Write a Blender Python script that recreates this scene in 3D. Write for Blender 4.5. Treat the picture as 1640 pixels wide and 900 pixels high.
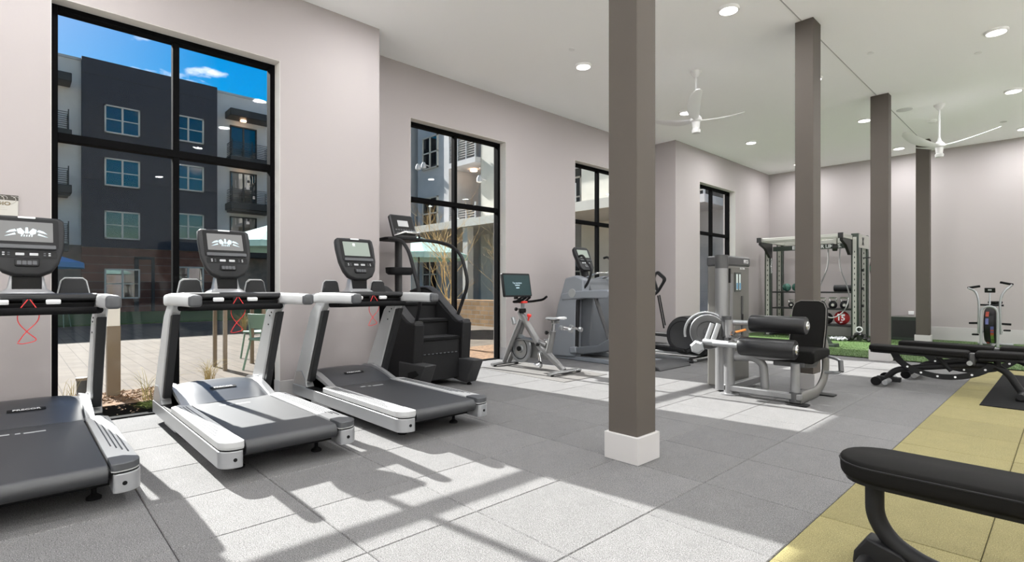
import bpy, bmesh, math, random
from mathutils import Vector, Matrix, Euler
rnd = random.Random(7)
scene = bpy.context.scene
for o in list(bpy.data.objects): bpy.data.objects.remove(o)
COL = scene.collection
# ------------------------------------------------------------------ camera
CAMH = 1.144
cd = bpy.data.cameras.new('camera'); cam = bpy.data.objects.new('camera', cd); COL.objects.link(cam)
cam.location = (0, 0, CAMH); cam.rotation_euler = (math.radians(90), 0, math.radians(46.6))
cd.sensor_fit = 'HORIZONTAL'; cd.sensor_width = 36; cd.lens = 845.7 / 1640 * 36
cd.shift_y = 11 / 1640; cd.clip_start = 0.02; cd.clip_end = 400
scene.camera = cam
# ------------------------------------------------------------------ world, sun, exposure
vs = scene.view_settings
vs.view_transform = 'Standard'; vs.look = 'None'; vs.gamma = 1; vs.use_curve_mapping = False
vs.exposure = 0.38
SUN_DIR = Vector((1, 0.115, -0.6875)).normalized()
sd = bpy.data.lights.new('sun', 'SUN'); sd.energy = 13.0; sd.angle = math.radians(0.53); sd.color = (1, 0.975, 0.945)
so = bpy.data.objects.new('sun', sd); COL.objects.link(so); so.location = (-20, -3, 20)
so.rotation_euler = SUN_DIR.to_track_quat('-Z', 'Y').to_euler()
w = bpy.data.worlds.new('world'); scene.world = w; w.use_nodes = True
nt = w.node_tree; nt.nodes.clear()
wo = nt.nodes.new('ShaderNodeOutputWorld'); bg = nt.nodes.new('ShaderNodeBackground')
sky = nt.nodes.new('ShaderNodeTexSky'); sky.sky_type = 'NISHITA'; sky.sun_disc = False
sky.sun_elevation = math.radians(34.3); sky.sun_rotation = math.atan2(-1, -0.115)
sky.air_density = 1.2; sky.dust_density = 0.4; sky.ozone_density = 2.0
tc = nt.nodes.new('ShaderNodeTexCoord')
mp = nt.nodes.new('ShaderNodeMapping'); mp.inputs['Scale'].default_value = (1, 1, 2.6)
no = nt.nodes.new('ShaderNodeTexNoise'); no.inputs['Scale'].default_value = 8.5; no.inputs['Detail'].default_value = 7; no.inputs['Roughness'].default_value = .55
rp = nt.nodes.new('ShaderNodeValToRGB'); rp.color_ramp.elements[0].position = .56; rp.color_ramp.elements[1].position = .67
sat = nt.nodes.new('ShaderNodeHueSaturation'); sat.inputs['Saturation'].default_value = 2.25; sat.inputs['Value'].default_value = 1.0
mx = nt.nodes.new('ShaderNodeMixRGB'); mx.inputs[2].default_value = (13, 13.3, 13.8, 1)
nt.links.new(tc.outputs['Generated'], mp.inputs[0]); nt.links.new(mp.outputs[0], no.inputs['Vector'])
nt.links.new(no.outputs['Fac'], rp.inputs[0]); nt.links.new(rp.outputs[0], mx.inputs[0])
nt.links.new(sky.outputs[0], sat.inputs['Color']); nt.links.new(sat.outputs[0], mx.inputs[1])
nt.links.new(mx.outputs[0], bg.inputs[0]); bg.inputs[1].default_value = 0.078
nt.links.new(bg.outputs[0], wo.inputs[0])
scene.cycles.max_bounces = 16; scene.cycles.diffuse_bounces = 9
# ------------------------------------------------------------------ materials
MATS = {}
def mat(name, col, rough=.5, metal=0, bump=0, bscale=60, var=0, vscale=8, spec=.5, coat=0, speck=None, emit=None, estr=0):
    """principled material; var = colour variation by noise, speck = (colour, scale, threshold)"""
    if name in MATS: return MATS[name]
    m = bpy.data.materials.new(name); m.use_nodes = True; t = m.node_tree
    b = t.nodes['Principled BSDF']
    b.inputs['Base Color'].default_value = (*col, 1); b.inputs['Roughness'].default_value = rough
    b.inputs['Metallic'].default_value = metal; b.inputs['Specular IOR Level'].default_value = spec
    b.inputs['Coat Weight'].default_value = coat
    tcn = t.nodes.new('ShaderNodeTexCoord')
    out = None
    if var:
        n = t.nodes.new('ShaderNodeTexNoise'); n.inputs['Scale'].default_value = vscale; n.inputs['Detail'].default_value = 5
        t.links.new(tcn.outputs['Object'], n.inputs['Vector'])
        r = t.nodes.new('ShaderNodeValToRGB')
        r.color_ramp.elements[0].position = .3; r.color_ramp.elements[1].position = .7
        r.color_ramp.elements[0].color = (*[c * (1 - var) for c in col], 1)
        r.color_ramp.elements[1].color = (*[min(1, c * (1 + var)) for c in col], 1)
        t.links.new(n.outputs['Fac'], r.inputs[0]); out = r.outputs[0]
    if speck:
        sc, scale, th = speck
        n = t.nodes.new('ShaderNodeTexNoise'); n.inputs['Scale'].default_value = scale; n.inputs['Detail'].default_value = 2
        t.links.new(tcn.outputs['Object'], n.inputs['Vector'])
        r = t.nodes.new('ShaderNodeValToRGB'); r.color_ramp.elements[0].position = th; r.color_ramp.elements[1].position = th + .06
        t.links.new(n.outputs['Fac'], r.inputs[0])
        x = t.nodes.new('ShaderNodeMixRGB'); t.links.new(r.outputs[0], x.inputs[0]); x.inputs[2].default_value = (*sc, 1)
        if out: t.links.new(out, x.inputs[1])
        else: x.inputs[1].default_value = (*col, 1)
        out = x.outputs[0]
    if out: t.links.new(out, b.inputs['Base Color'])
    if bump:
        n = t.nodes.new('ShaderNodeTexNoise'); n.inputs['Scale'].default_value = bscale; n.inputs['Detail'].default_value = 3
        t.links.new(tcn.outputs['Object'], n.inputs['Vector'])
        bp = t.nodes.new('ShaderNodeBump'); bp.inputs['Strength'].default_value = bump; bp.inputs['Distance'].default_value = .005
        t.links.new(n.outputs['Fac'], bp.inputs['Height']); t.links.new(bp.outputs[0], b.inputs['Normal'])
    if emit:
        b.inputs['Emission Color'].default_value = (*emit, 1); b.inputs['Emission Strength'].default_value = estr
    MATS[name] = m; return m
def glass_mat(name, tint=(1, 1, 1), ior=1.45, rough=.0):
    m = bpy.data.materials.new(name); m.use_nodes = True; t = m.node_tree; t.nodes.clear()
    o = t.nodes.new('ShaderNodeOutputMaterial'); mixn = t.nodes.new('ShaderNodeMixShader')
    tr = t.nodes.new('ShaderNodeBsdfTransparent'); tr.inputs[0].default_value = (*tint, 1)
    gl = t.nodes.new('ShaderNodeBsdfGlossy'); gl.inputs['Roughness'].default_value = rough
    f0 = ((ior - 1) / (ior + 1)) ** 2
    lw = t.nodes.new('ShaderNodeLayerWeight'); lw.inputs[0].default_value = .5
    pw = t.nodes.new('ShaderNodeMath'); pw.operation = 'POWER'; pw.inputs[1].default_value = 5; t.links.new(lw.outputs['Facing'], pw.inputs[0])
    fr = t.nodes.new('ShaderNodeMath'); fr.operation = 'MULTIPLY_ADD'; fr.inputs[1].default_value = 1 - f0; fr.inputs[2].default_value = f0; t.links.new(pw.outputs[0], fr.inputs[0])
    t.links.new(fr.outputs[0], mixn.inputs[0]); t.links.new(tr.outputs[0], mixn.inputs[1]); t.links.new(gl.outputs[0], mixn.inputs[2])
    t.links.new(mixn.outputs[0], o.inputs[0]); MATS[name] = m; return m
def brick_mat(name, c1, c2, mortar, scale, bw=.5, rh=.25, rough=.85, bump=.3, ms=.02, rot=None):
    m = bpy.data.materials.new(name); m.use_nodes = True; t = m.node_tree; b = t.nodes['Principled BSDF']
    tcn = t.nodes.new('ShaderNodeTexCoord'); br = t.nodes.new('ShaderNodeTexBrick')
    mpn = t.nodes.new('ShaderNodeMapping')
    if rot: mpn.inputs['Rotation'].default_value = rot
    br.inputs['Color1'].default_value = (*c1, 1); br.inputs['Color2'].default_value = (*c2, 1); br.inputs['Mortar'].default_value = (*mortar, 1)
    br.inputs['Scale'].default_value = scale; br.inputs['Brick Width'].default_value = bw; br.inputs['Row Height'].default_value = rh; br.inputs['Mortar Size'].default_value = ms
    n = t.nodes.new('ShaderNodeTexNoise'); n.inputs['Scale'].default_value = 3; n.inputs['Detail'].default_value = 6
    x = t.nodes.new('ShaderNodeMixRGB'); x.blend_type = 'OVERLAY'; x.inputs[0].default_value = .45
    t.links.new(tcn.outputs['Object'], mpn.inputs[0]); t.links.new(mpn.outputs[0], br.inputs['Vector']); t.links.new(mpn.outputs[0], n.inputs['Vector'])
    t.links.new(br.outputs['Color'], x.inputs[1]); t.links.new(n.outputs['Fac'], x.inputs[2]); t.links.new(x.outputs[0], b.inputs['Base Color'])
    b.inputs['Roughness'].default_value = rough; b.inputs['Specular IOR Level'].default_value = .2
    bp = t.nodes.new('ShaderNodeBump'); bp.inputs['Strength'].default_value = bump; bp.inputs['Distance'].default_value = .01; bp.invert = True
    t.links.new(br.outputs['Fac'], bp.inputs['Height']); t.links.new(bp.outputs[0], b.inputs['Normal'])
    MATS[name] = m; return m
M = MATS
# ------------------------------------------------------------------ mesh builder
class MB:
    def __init__(s): s.v = []; s.f = []; s.tf = None
    def add(s, vs, fs):
        n = len(s.v)
        if s.tf is not None: vs = [tuple(s.tf @ Vector(p)) for p in vs]
        s.v += [tuple(p) for p in vs]; s.f += [tuple(i + n for i in q) for q in fs]; return s
    def box(s, x0, x1, y0, y1, z0, z1):
        return s.add([(x, y, z) for x in (x0, x1) for y in (y0, y1) for z in (z0, z1)],
            [(0, 1, 3, 2), (4, 6, 7, 5), (0, 4, 5, 1), (2, 3, 7, 6), (0, 2, 6, 4), (1, 5, 7, 3)])
    def cbox(s, c, size, rot=(0, 0, 0)):
        e = Euler(rot).to_matrix(); c = Vector(c); h = [q / 2 for q in size]
        vs = [c + e @ Vector((x * h[0], y * h[1], z * h[2])) for x in (-1, 1) for y in (-1, 1) for z in (-1, 1)]
        return s.add(vs, [(0, 1, 3, 2), (4, 6, 7, 5), (0, 4, 5, 1), (2, 3, 7, 6), (0, 2, 6, 4), (1, 5, 7, 3)])
    def prism(s, poly, axis, a0, a1):
        """extrude a 2D polygon along axis ('x': poly=(y,z), 'y': poly=(x,z), 'z': poly=(x,y))"""
        def P(p, a): return {'x': (a, p[0], p[1]), 'y': (p[0], a, p[1]), 'z': (p[0], p[1], a)}[axis]
        n = len(poly); vs = [P(p, a0) for p in poly] + [P(p, a1) for p in poly]
        fs = [tuple(range(n)), tuple(range(2 * n - 1, n - 1, -1))] + [(i, i + n, (i + 1) % n + n, (i + 1) % n) for i in range(n)]
        return s.add(vs, fs)
    def loft(s, rings, cap=True, closed=True):
        n = len(rings[0]); vs = [p for r in rings for p in r]; fs = []
        for k in range(len(rings) - 1):
            for i in range(n if closed else n - 1):
                j = (i + 1) % n
                fs.append((k * n + i, k * n + j, (k + 1) * n + j, (k + 1) * n + i))
        if cap and closed:
            fs.append(tuple(range(n - 1, -1, -1))); b = (len(rings) - 1) * n; fs.append(tuple(range(b, b + n)))
        return s.add(vs, fs)
    def tube(s, pts, r, n=10, cap=True, closed=False, flat=None):
        """sweep a circle (or flat=(a,b) ellipse/superellipse) along pts; r number or list"""
        P = [Vector(p) for p in pts]; N = len(P)
        if not isinstance(r, (list, tuple)): r = [r] * N
        T = []
        for i in range(N):
            if closed: d = P[(i + 1) % N] - P[i - 1]
            else: d = P[min(i + 1, N - 1)] - P[max(i - 1, 0)]
            T.append(d.normalized())
        up = Vector((0, 0, 1)) if abs(T[0].z) < .9 else Vector((0, 1, 0))
        nn = (up - T[0] * up.dot(T[0])).normalized(); rings = []
        for i in range(N):
            nn = (nn - T[i] * nn.dot(T[i])).normalized(); bn = T[i].cross(nn)
            a, b = flat if flat else (1, 1)
            rings.append([P[i] + (nn * math.cos(2 * math.pi * k / n) * a + bn * math.sin(2 * math.pi * k / n) * b) * r[i] for k in range(n)])
        if closed: rings.append(rings[0]); return s.loft(rings, cap=False)
        return s.loft(rings, cap=cap)
    def cyl(s, p0, p1, r, n=16, r1=None): return s.tube([p0, p1], [r, r if r1 is None else r1], n)
    def lathe(s, prof, c=(0, 0, 0), n=24, axis=(0, 0, 1), cap=True):
        q = Vector((0, 0, 1)).rotation_difference(Vector(axis).normalized()).to_matrix(); c = Vector(c)
        rings = [[c + q @ Vector((r * math.cos(2 * math.pi * k / n), r * math.sin(2 * math.pi * k / n), z)) for k in range(n)] for r, z in prof]
        return s.loft(rings, cap=cap)
    def ball(s, c, r, nu=16, nv=10, sc=(1, 1, 1)):
        rings = []
        for j in range(nv + 1):
            a = -math.pi / 2 + math.pi * (j * .98 + .01 * nv) / nv
            rings.append([(c[0] + r * sc[0] * math.cos(a) * math.cos(2 * math.pi * i / nu), c[1] + r * sc[1] * math.cos(a) * math.sin(2 * math.pi * i / nu), c[2] + r * sc[2] * math.sin(a)) for i in range(nu)])
        return s.loft(rings)
    def torus(s, c, R, r, axis=(0, 0, 1), n=28, m=8, a0=0, a1=2 * math.pi):
        q = Vector((0, 0, 1)).rotation_difference(Vector(axis).normalized()).to_matrix(); c = Vector(c)
        full = abs(a1 - a0 - 2 * math.pi) < 1e-6
        pts = [c + q @ Vector((R * math.cos(a0 + (a1 - a0) * i / n), R * math.sin(a0 + (a1 - a0) * i / n), 0)) for i in range(n if full else n + 1)]
        return s.tube(pts, r, m, closed=full)
    def build(s, name, m, parent=None, bevel=0, seg=2, smooth=True, angle=40, loc=None, rot=None):
        me = bpy.data.meshes.new(name); me.from_pydata(s.v, [], s.f); me.update()
        bm = bmesh.new(); bm.from_mesh(me); bmesh.ops.recalc_face_normals(bm, faces=bm.faces[:]); bm.to_mesh(me); bm.free()
        me.materials.append(MATS[m] if isinstance(m, str) else m)
        if smooth: me.shade_smooth(); me.set_sharp_from_angle(angle=math.radians(angle))
        o = bpy.data.objects.new(name, me); COL.objects.link(o)
        if parent: o.parent = parent
        if loc: o.location = loc
        if rot: o.rotation_euler = rot
        if bevel:
            b = o.modifiers.new('bevel', 'BEVEL'); b.width = bevel; b.segments = seg; b.limit_method = 'ANGLE'; b.angle_limit = math.radians(38)
            b.harden_normals = False
        return o
def arc(cx, cy, r, a0, a1, n=6):
    return [(cx + r * math.cos(math.radians(a0 + (a1 - a0) * i / n)), cy + r * math.sin(math.radians(a0 + (a1 - a0) * i / n))) for i in range(n + 1)]
def rrect(x0, x1, y0, y1, r, n=4):
    return arc(x1 - r, y1 - r, r, 0, 90, n) + arc(x0 + r, y1 - r, r, 90, 180, n) + arc(x0 + r, y0 + r, r, 180, 270, n) + arc(x1 - r, y0 + r, r, 270, 360, n)
def smooth_path(pts, n=6):
    """Catmull-Rom through pts"""
    P = [Vector(p) for p in pts]; P = [P[0] * 2 - P[1]] + P + [P[-1] * 2 - P[-2]]; out = []
    for i in range(1, len(P) - 2):
        for k in range(n):
            t = k / n; a, b, c, d = P[i - 1], P[i], P[i + 1], P[i + 2]
            out.append(.5 * ((2 * b) + (c - a) * t + (2 * a - 5 * b + 4 * c - d) * t * t + (3 * b - a - 3 * c + d) * t ** 3))
    out.append(P[-2]); return out
def bend_path(pts, r=.05, n=5):
    """polyline with rounded corners of radius r"""
    P = [Vector(p) for p in pts]; out = [P[0]]
    for i in range(1, len(P) - 1):
        a = (P[i - 1] - P[i]); b = (P[i + 1] - P[i]); l = min(r, a.length * .48, b.length * .48)
        p0 = P[i] + a.normalized() * l; p1 = P[i] + b.normalized() * l
        for k in range(n + 1):
            t = k / n; out.append((1 - t) ** 2 * p0 + 2 * t * (1 - t) * P[i] + t * t * p1)
    out.append(P[-1]); return out
def empty(name, label, cat, loc=(0, 0, 0), rz=0, group=None):
    o = bpy.data.objects.new(name, None); COL.objects.link(o); o.empty_display_size = .1
    o.location = loc; o.rotation_euler = (0, 0, rz); o['label'] = label; o['category'] = cat
    if group: o['group'] = group
    return o
def tag(o, label, cat, group=None, kind=None):
    o['label'] = label; o['category'] = cat
    if group: o['group'] = group
    if kind: o['kind'] = kind
    return o
def struct(o, label=None, cat=None):
    o['kind'] = 'structure'
    if label: o['label'] = label
    if cat: o['category'] = cat
    return o
def copy_tree(o, parent=None):
    c = o.copy(); COL.objects.link(c)
    if parent: c.parent = parent
    for ch in o.children: copy_tree(ch, c)
    return c
def text(name, s, size, m, parent, loc, rot, depth=.001, font_scale=(1, 1), bold=0, align='CENTER'):
    cu = bpy.data.curves.new(name, 'FONT'); cu.body = s; cu.size = size; cu.extrude = depth; cu.align_x = align; cu.align_y = 'CENTER'; cu.offset = bold
    ob = bpy.data.objects.new(name + '_tmp', cu); COL.objects.link(ob)
    dg = bpy.context.evaluated_depsgraph_get(); me = bpy.data.meshes.new_from_object(ob.evaluated_get(dg))
    bpy.data.objects.remove(ob)
    me.materials.clear(); me.materials.append(MATS[m] if isinstance(m, str) else m)
    o = bpy.data.objects.new(name, me); COL.objects.link(o); o.parent = parent; o.location = loc
    o.rotation_euler = rot; o.scale = (font_scale[0], font_scale[1], 1); return o
# ================================================================== the room
XN, XF, YB, ZC = -5.56, -6.18, 14.75, 4.175
XR_, YF_ = 7.2, -6.4          # unseen right-hand wall and wall behind the camera, set out for bounced light
mat('wall_paint', (.385, .352, .348), .75, bump=.05, bscale=220, spec=.25)
mat('bounce_wall_white', (.84, .835, .82), .7, spec=.25)  # white added on the unseen walls to bounce more light
mat('ceiling_paint', (.93, .93, .935), .85, spec=.2)
mat('trim_paint', (.47, .455, .45), .5, spec=.35)
mat('column_paint', (.085, .073, .063), .75, bump=.04, bscale=200, spec=.3)
mat('frame_black', (.003, .003, .0033), .75, spec=.05)
mat('joint_dark', (.02, .02, .02), .9)
glass_mat('window_glass', (.98, .99, .985), 1.22)
def tile_mat(name, c, dark, light):
    m = mat(name, c, .82, bump=.35, bscale=420, var=.06, vscale=7, spec=.25, speck=(dark, 210, .56))
    t = m.node_tree; b = t.nodes['Principled BSDF']; src = b.inputs['Base Color'].links[0].from_socket
    n = t.nodes.new('ShaderNodeTexNoise'); n.inputs['Scale'].default_value = 240; n.inputs['Detail'].default_value = 1
    tcn = [q for q in t.nodes if q.bl_idname == 'ShaderNodeTexCoord'][0]
    mp2 = t.nodes.new('ShaderNodeMapping'); mp2.inputs['Location'].default_value = (3.1, 1.7, .4)
    t.links.new(tcn.outputs['Object'], mp2.inputs[0]); t.links.new(mp2.outputs[0], n.inputs['Vector'])
    r = t.nodes.new('ShaderNodeValToRGB'); r.color_ramp.elements[0].position = .60; r.color_ramp.elements[1].position = .66
    x = t.nodes.new('ShaderNodeMixRGB'); t.links.new(n.outputs['Fac'], r.inputs[0]); t.links.new(r.outputs[0], x.inputs[0]); t.links.new(src, x.inputs[1]); x.inputs[2].default_value = (*light, 1)
    oi = t.nodes.new('ShaderNodeObjectInfo'); mr = t.nodes.new('ShaderNodeMapRange')
    mr.inputs['To Min'].default_value = .93; mr.inputs['To Max'].default_value = 1.07
    hs = t.nodes.new('ShaderNodeHueSaturation'); t.links.new(oi.outputs['Random'], mr.inputs['Value'])
    t.links.new(mr.outputs[0], hs.inputs['Value']); t.links.new(x.outputs[0], hs.inputs['Color']); t.links.new(hs.outputs[0], b.inputs['Base Color'])
    return m
tile_mat('tile_grey', (.142, .140, .140), (.043, .043, .045), (.31, .305, .305))
tile_mat('tile_yellow', (.215, .188, .084), (.12, .104, .047), (.35, .31, .165))
# ---- floor slab and rubber tiles
fl = MB().box(-6.48, XR_ + .3, YF_ - .3, 15.05, -.30, -.012).build('floor', 'joint_dark', smooth=False)
struct(fl)
def tile_mesh(sx, sy):
    g, c = .0016, .004; b = MB()
    def ring(i, z): return [(i, i, z), (sx - i, i, z), (sx - i, sy - i, z), (i, sy - i, z)]
    b.loft([ring(g, -.012), ring(g, -c), ring(g + c, 0)]); return b
TX0, TY0, TS = -.869, .507, .61
xs = [TX0 - TS * k for k in range(8, 0, -1)]
tile_cache = {}
def put_tile(x0, x1, y0, y1, m):
    key = (round(x1 - x0, 4), round(y1 - y0, 4), m)
    if key not in tile_cache:
        o = tile_mesh(x1 - x0, y1 - y0).build('floor_tile', m, fl, angle=60, smooth=False); tile_cache[key] = o
    else:
        o = tile_cache[key].copy(); COL.objects.link(o)
    o.location = (x0, y0, 0)
for k in range(-5, 16):
    y0 = TY0 + TS * k; y1 = min(y0 + TS, 10.08)
    if 3.12 <= y0 + .01 and y1 < 10: put_tile(XF, xs[0], y0, y1, 'tile_grey')
    for x in xs: put_tile(x, x + TS, y0, y1, 'tile_grey')
    for j in range(5): put_tile(TX0 + TS * j, TX0 + TS * (j + 1), y0, y1, 'tile_yellow')
mat('bounce_floor_pale', (.74, .73, .70), .55, var=.03, vscale=2)  # pale floor added out of view to bounce light onto the ceiling
MB().box(TX0 + TS * 5, XR_, TY0 - TS * 5, YB, -.012, 0).build('bounce_floor', 'bounce_floor_pale', fl, smooth=False)
MB().box(XN, XR_, YF_, TY0 - TS * 5, -.012, 0).build('bounce_floor', 'bounce_floor_pale', fl, smooth=False)
# threshold strips at the windows and the alcove floor
MB().box(XF, xs[0], 3.0, TY0 + TS * 5, -.012, 0).build('threshold_strip', 'tile_grey', fl, smooth=False)
mat('turf', (.066, .118, .034), .6, var=.25, vscale=40, bump=.4, bscale=500, spec=.35)
tf = MB().box(-5.56, TX0 + TS * 5, 10.085, YB, -.012, .008).build('turf', 'turf', fl, smooth=False); tf['label'] = 'green artificial turf'
# short pile on the turf
def turf_pile():
    r = random.Random(3); b = MB(); N = 26000
    for i in range(N):
        x = r.uniform(-4.9, 1.2); y = 10.1 + 4.55 * r.random() ** 1.5
        a = r.uniform(0, 6.28); wd = .004; hgt = r.uniform(.010, .02); lx, ly = r.uniform(-.008, .008), r.uniform(-.008, .008)
        cx_, sx_ = math.cos(a) * wd, math.sin(a) * wd
        b.v += [(x - cx_, y - sx_, .006), (x + cx_, y + sx_, .006), (x + lx, y + ly, .008 + hgt)]; n = len(b.v); b.f.append((n - 3, n - 2, n - 1))
    me = bpy.data.meshes.new('turf_pile'); me.from_pydata(b.v, [], b.f); me.materials.append(MATS['turf'])
    o = bpy.data.objects.new('turf_pile', me); COL.objects.link(o); o.parent = fl; o['kind'] = 'stuff'
turf_pile()
MB().box(-5.56, TX0 + TS * 5, 10.078, 10.092, -.012, .012).build('turf_edge', 'frame_black', fl, smooth=False)
# ---- walls
def wall_with_openings(b, x0, x1, y0, y1, ops, z1=ZC + .3, z0=-.3):
    y = y0
    for (a, c, top) in ops:
        b.box(x0, x1, y, a, z0, z1); b.box(x0, x1, a, c, top, z1); b.box(x0, x1, a, c, z0, -.012); y = c
    b.box(x0, x1, y, y1, z0, z1)
W = {5: (-2.75, -.98, XN), 6: (-5.72, -3.95, XN), 1: (.22, 1.99, XN), 2: (3.94, 5.715, XF), 3: (7.42, 9.20, XF), 4: (10.90, 12.68, XN)}  # first two are unseen, added behind the camera for more bounced light
WT = 3.468
b = MB()
wall_with_openings(b, XN - .3, XN, YF_, 3.12, [(W[n][0], W[n][1], WT) for n in (6, 5, 1)])
b.box(XF - .3, XN - .3, 2.82, 3.12, -.3, ZC + .3)
wall_with_openings(b, XF - .3, XF, 3.12, 9.87, [(W[2][0], W[2][1], WT), (W[3][0], W[3][1], WT)])
b.box(XF - .3, XN - .3, 9.87, 10.17, -.3, ZC + .3)
wall_with_openings(b, XN - .3, XN, 9.87, 15.05, [(W[4][0], W[4][1], WT)])
struct(b.build('wall_left', 'wall_paint', smooth=False))
struct(MB().box(XN, XR_ + .3, YB, YB + .3, -.3, ZC + .3).build('wall_back', 'wall_paint', smooth=False))
struct(MB().box(XR_, XR_ + .3, YF_, YB, -.3, ZC + .3).build('wall_right', 'bounce_wall_white', smooth=False))
struct(MB().box(XN - .3, XR_ + .3, YF_ - .3, YF_, -.3, ZC + .3).build('wall_front', 'bounce_wall_white', smooth=False))
ce = struct(MB().box(XF - .3, XR_ + .3, YF_ - .3, 15.05, ZC, ZC + .3).build('ceiling', 'ceiling_paint', smooth=False))
mat('seam_grey', (.42, .42, .42), .6)
struct(MB().box(-2.103, -2.091, YF_, YB, ZC - .004, ZC + .002).build('trim_1', 'seam_grey', smooth=False))
# ---- baseboards
BH, BT = .192, .02
bb = MB()
for (x, y0, y1) in ((XN, YF_, W[6][0]), (XN, W[6][1], W[5][0]), (XN, W[5][1], W[1][0]), (XN, W[1][1], 3.12 + BT), (XF, 3.12, W[2][0]), (XF, W[2][1], W[3][0]), (XF, W[3][1], 9.87), (XN, 9.87 - BT, W[4][0]), (XN, W[4][1], YB)):
    bb.box(x, x + BT, y0, y1, 0, BH)
bb.box(XF, XN, 3.12, 3.12 + BT, 0, BH); bb.box(XF, XN, 9.87 - BT, 9.87, 0, BH)
for n, (y0, y1, x) in W.items():      # returns into the window reveals
    bb.box(x - .14, x + BT, y0 - .001, y0 + .012, 0, BH); bb.box(x - .14, x + BT, y1 - .012, y1 + .001, 0, BH)
struct(bb.build('baseboard_left', 'trim_paint', bevel=.004, smooth=False))
struct(MB().box(XN, XR_, YB - BT, YB, 0, BH + .1).build('baseboard_back', 'trim_paint', bevel=.004, smooth=False))
struct(MB().box(XR_ - BT, XR_, YF_, YB, 0, BH).build('baseboard_right', 'trim_paint', bevel=.004, smooth=False))
struct(MB().box(XN, XR_, YF_, YF_ + BT, 0, BH).build('baseboard_front', 'trim_paint', bevel=.004, smooth=False))
# ---- windows, with the added unseen pair
mat('reveal_white', (.62, .60, .57), .5)
for n, (y0, y1, x) in W.items():
    fx0, fx1 = x - .24, x - .14; fw = .05; ym = (y0 + y1) / 2; zm = 2.388
    b = MB(); b.box(fx0, fx1, y0, y0 + fw, -.012, WT); b.box(fx0, fx1, y1 - fw, y1, -.012, WT); b.box(fx0, fx1, y0 + fw, y1 - fw, WT - fw, WT)
    b.box(fx0, fx1, y0 + fw, y1 - fw, -.012, .012)
    wn = struct(b.build('window_%d' % n, 'frame_black', bevel=.004, seg=1, smooth=False))
    MB().box(fx0 + .01, fx1 - .01, ym - .026, ym + .026, 0, WT - fw).build('mullion', 'frame_black', wn, bevel=.003, seg=1, smooth=False)
    MB().box(fx0 + .005, fx1 - .005, y0 + fw, y1 - fw, zm - .034, zm + .034).build('transom', 'frame_black', wn, bevel=.003, seg=1, smooth=False)
    for (a, c) in ((y0 + fw, ym - .026), (ym + .026, y1 - fw)):
        for (z0, z1) in ((.012, zm - .034), (zm + .034, WT - fw)):
            MB().box(fx0 + .046, fx0 + .052, a, c, z0, z1).build('pane', 'window_glass', wn, smooth=False)
    # painted reveal lining
    r = MB(); r.box(fx1, x - .001, y0 - .002, y0 + .004, BH, WT); r.box(fx1, x - .001, y1 - .004, y1 + .002, BH, WT); r.box(fx1, x - .001, y0, y1, WT - .004, WT + .002)
    r.build('reveal', 'reveal_white', wn, smooth=False)
    MB().box(fx1, x + .001 if x == XF else xs[0] + .0, y0, y1, -.012, -.001).build('sill', 'tile_grey', wn, smooth=False) if x == XF else None
# ---- columns
cols = [(-2.147, -1.923, 2.928, 3.152), (-2.165, -1.975, 6.50, 6.76), (-2.18, -1.94, 9.88, 10.06), (-2.19, -1.965, 13.52, 13.70)]
places = ['nearest thick taupe square column standing beside the treadmills', 'taupe square column behind the leg curl machine and in front of the training rig', 'taupe square column at the turf edge behind the adjustable benches', 'farthest taupe square column standing on the turf near the back wall']
for (x0, x1, y0, y1), lb in zip(cols, places):
    o = MB().box(x0, x1, y0, y1, .0, ZC).build('column', 'column_paint', bevel=.004, seg=1, smooth=False); struct(o, lb, 'column')
    MB().box(x0 - .02, x1 + .02, y0 - .02, y1 + .02, 0, .178).build('column_base', 'trim_paint', o, bevel=.003, seg=1, smooth=False)
# ---- ceiling fixtures
mat('fixture_white', (.82, .82, .82), .4)
mat('lamp_disc', (1, 1, 1), .5, emit=(1, .97, .92), estr=3.5)
k = 0
DL_POWER = 25
rowname = {-4.56: 'window-side row', -2.55: 'middle row', -.6: 'bench-side row', 1.35: 'right-hand row', 3.4: 'far right row', 5.4: 'added unseen right wall row'}
for xi in (-4.56, -2.55, -.6, 1.35, 3.4, 5.4):  # last column and first row are unseen, added to brighten the ceiling
    for j, yj in enumerate((-5.4, -2.63, .12, 2.88, 5.65, 8.43, 11.15, 13.93)):
        e = empty('ceiling_light', 'round flush white ceiling light, %s in the %s counted from the camera end' % (['added unseen first', 'second', 'third', 'fourth', 'fifth', 'sixth', 'seventh', 'last'][j], rowname[xi]), 'ceiling light', (xi, yj, ZC), group='round ceiling lights')
        MB().lathe([(.112, 0), (.112, -.012), (.104, -.024), (.094, -.026)], n=32).build('rim', 'fixture_white', e)
        MB().lathe([(.092, -.020), (.092, -.0275), (.05, -.029), (.001, -.029)], n=32).build('diffuser', 'lamp_disc', e)
        ld = bpy.data.lights.new('lamp', 'AREA'); ld.shape = 'DISK'; ld.size = .18; ld.energy = DL_POWER; ld.color = (.985, .99, 1)
        lo = bpy.data.objects.new('lamp', ld); COL.objects.link(lo); lo.parent = e; lo.location = (0, 0, -.034)
def ceil_bit(name, label, cat, x, y, prof, m='fixture_white'):
    tag(MB().lathe(prof, n=24).build(name, m, loc=(x, y, ZC)), label, cat)
mat('detector_grey', (.55, .55, .55), .5)
ceil_bit('sprinkler_cover', 'small round sprinkler cover plate on ceiling near the corner wall', 'sprinkler', -4.35, 5.16, [(.04, 0), (.04, -.008), (.001, -.01)])
ceil_bit('sprinkler_cover', 'small round sprinkler cover plate beside the bright near right ceiling light', 'sprinkler', -.82, 9.05, [(.04, 0), (.04, -.008), (.001, -.01)])
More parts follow.
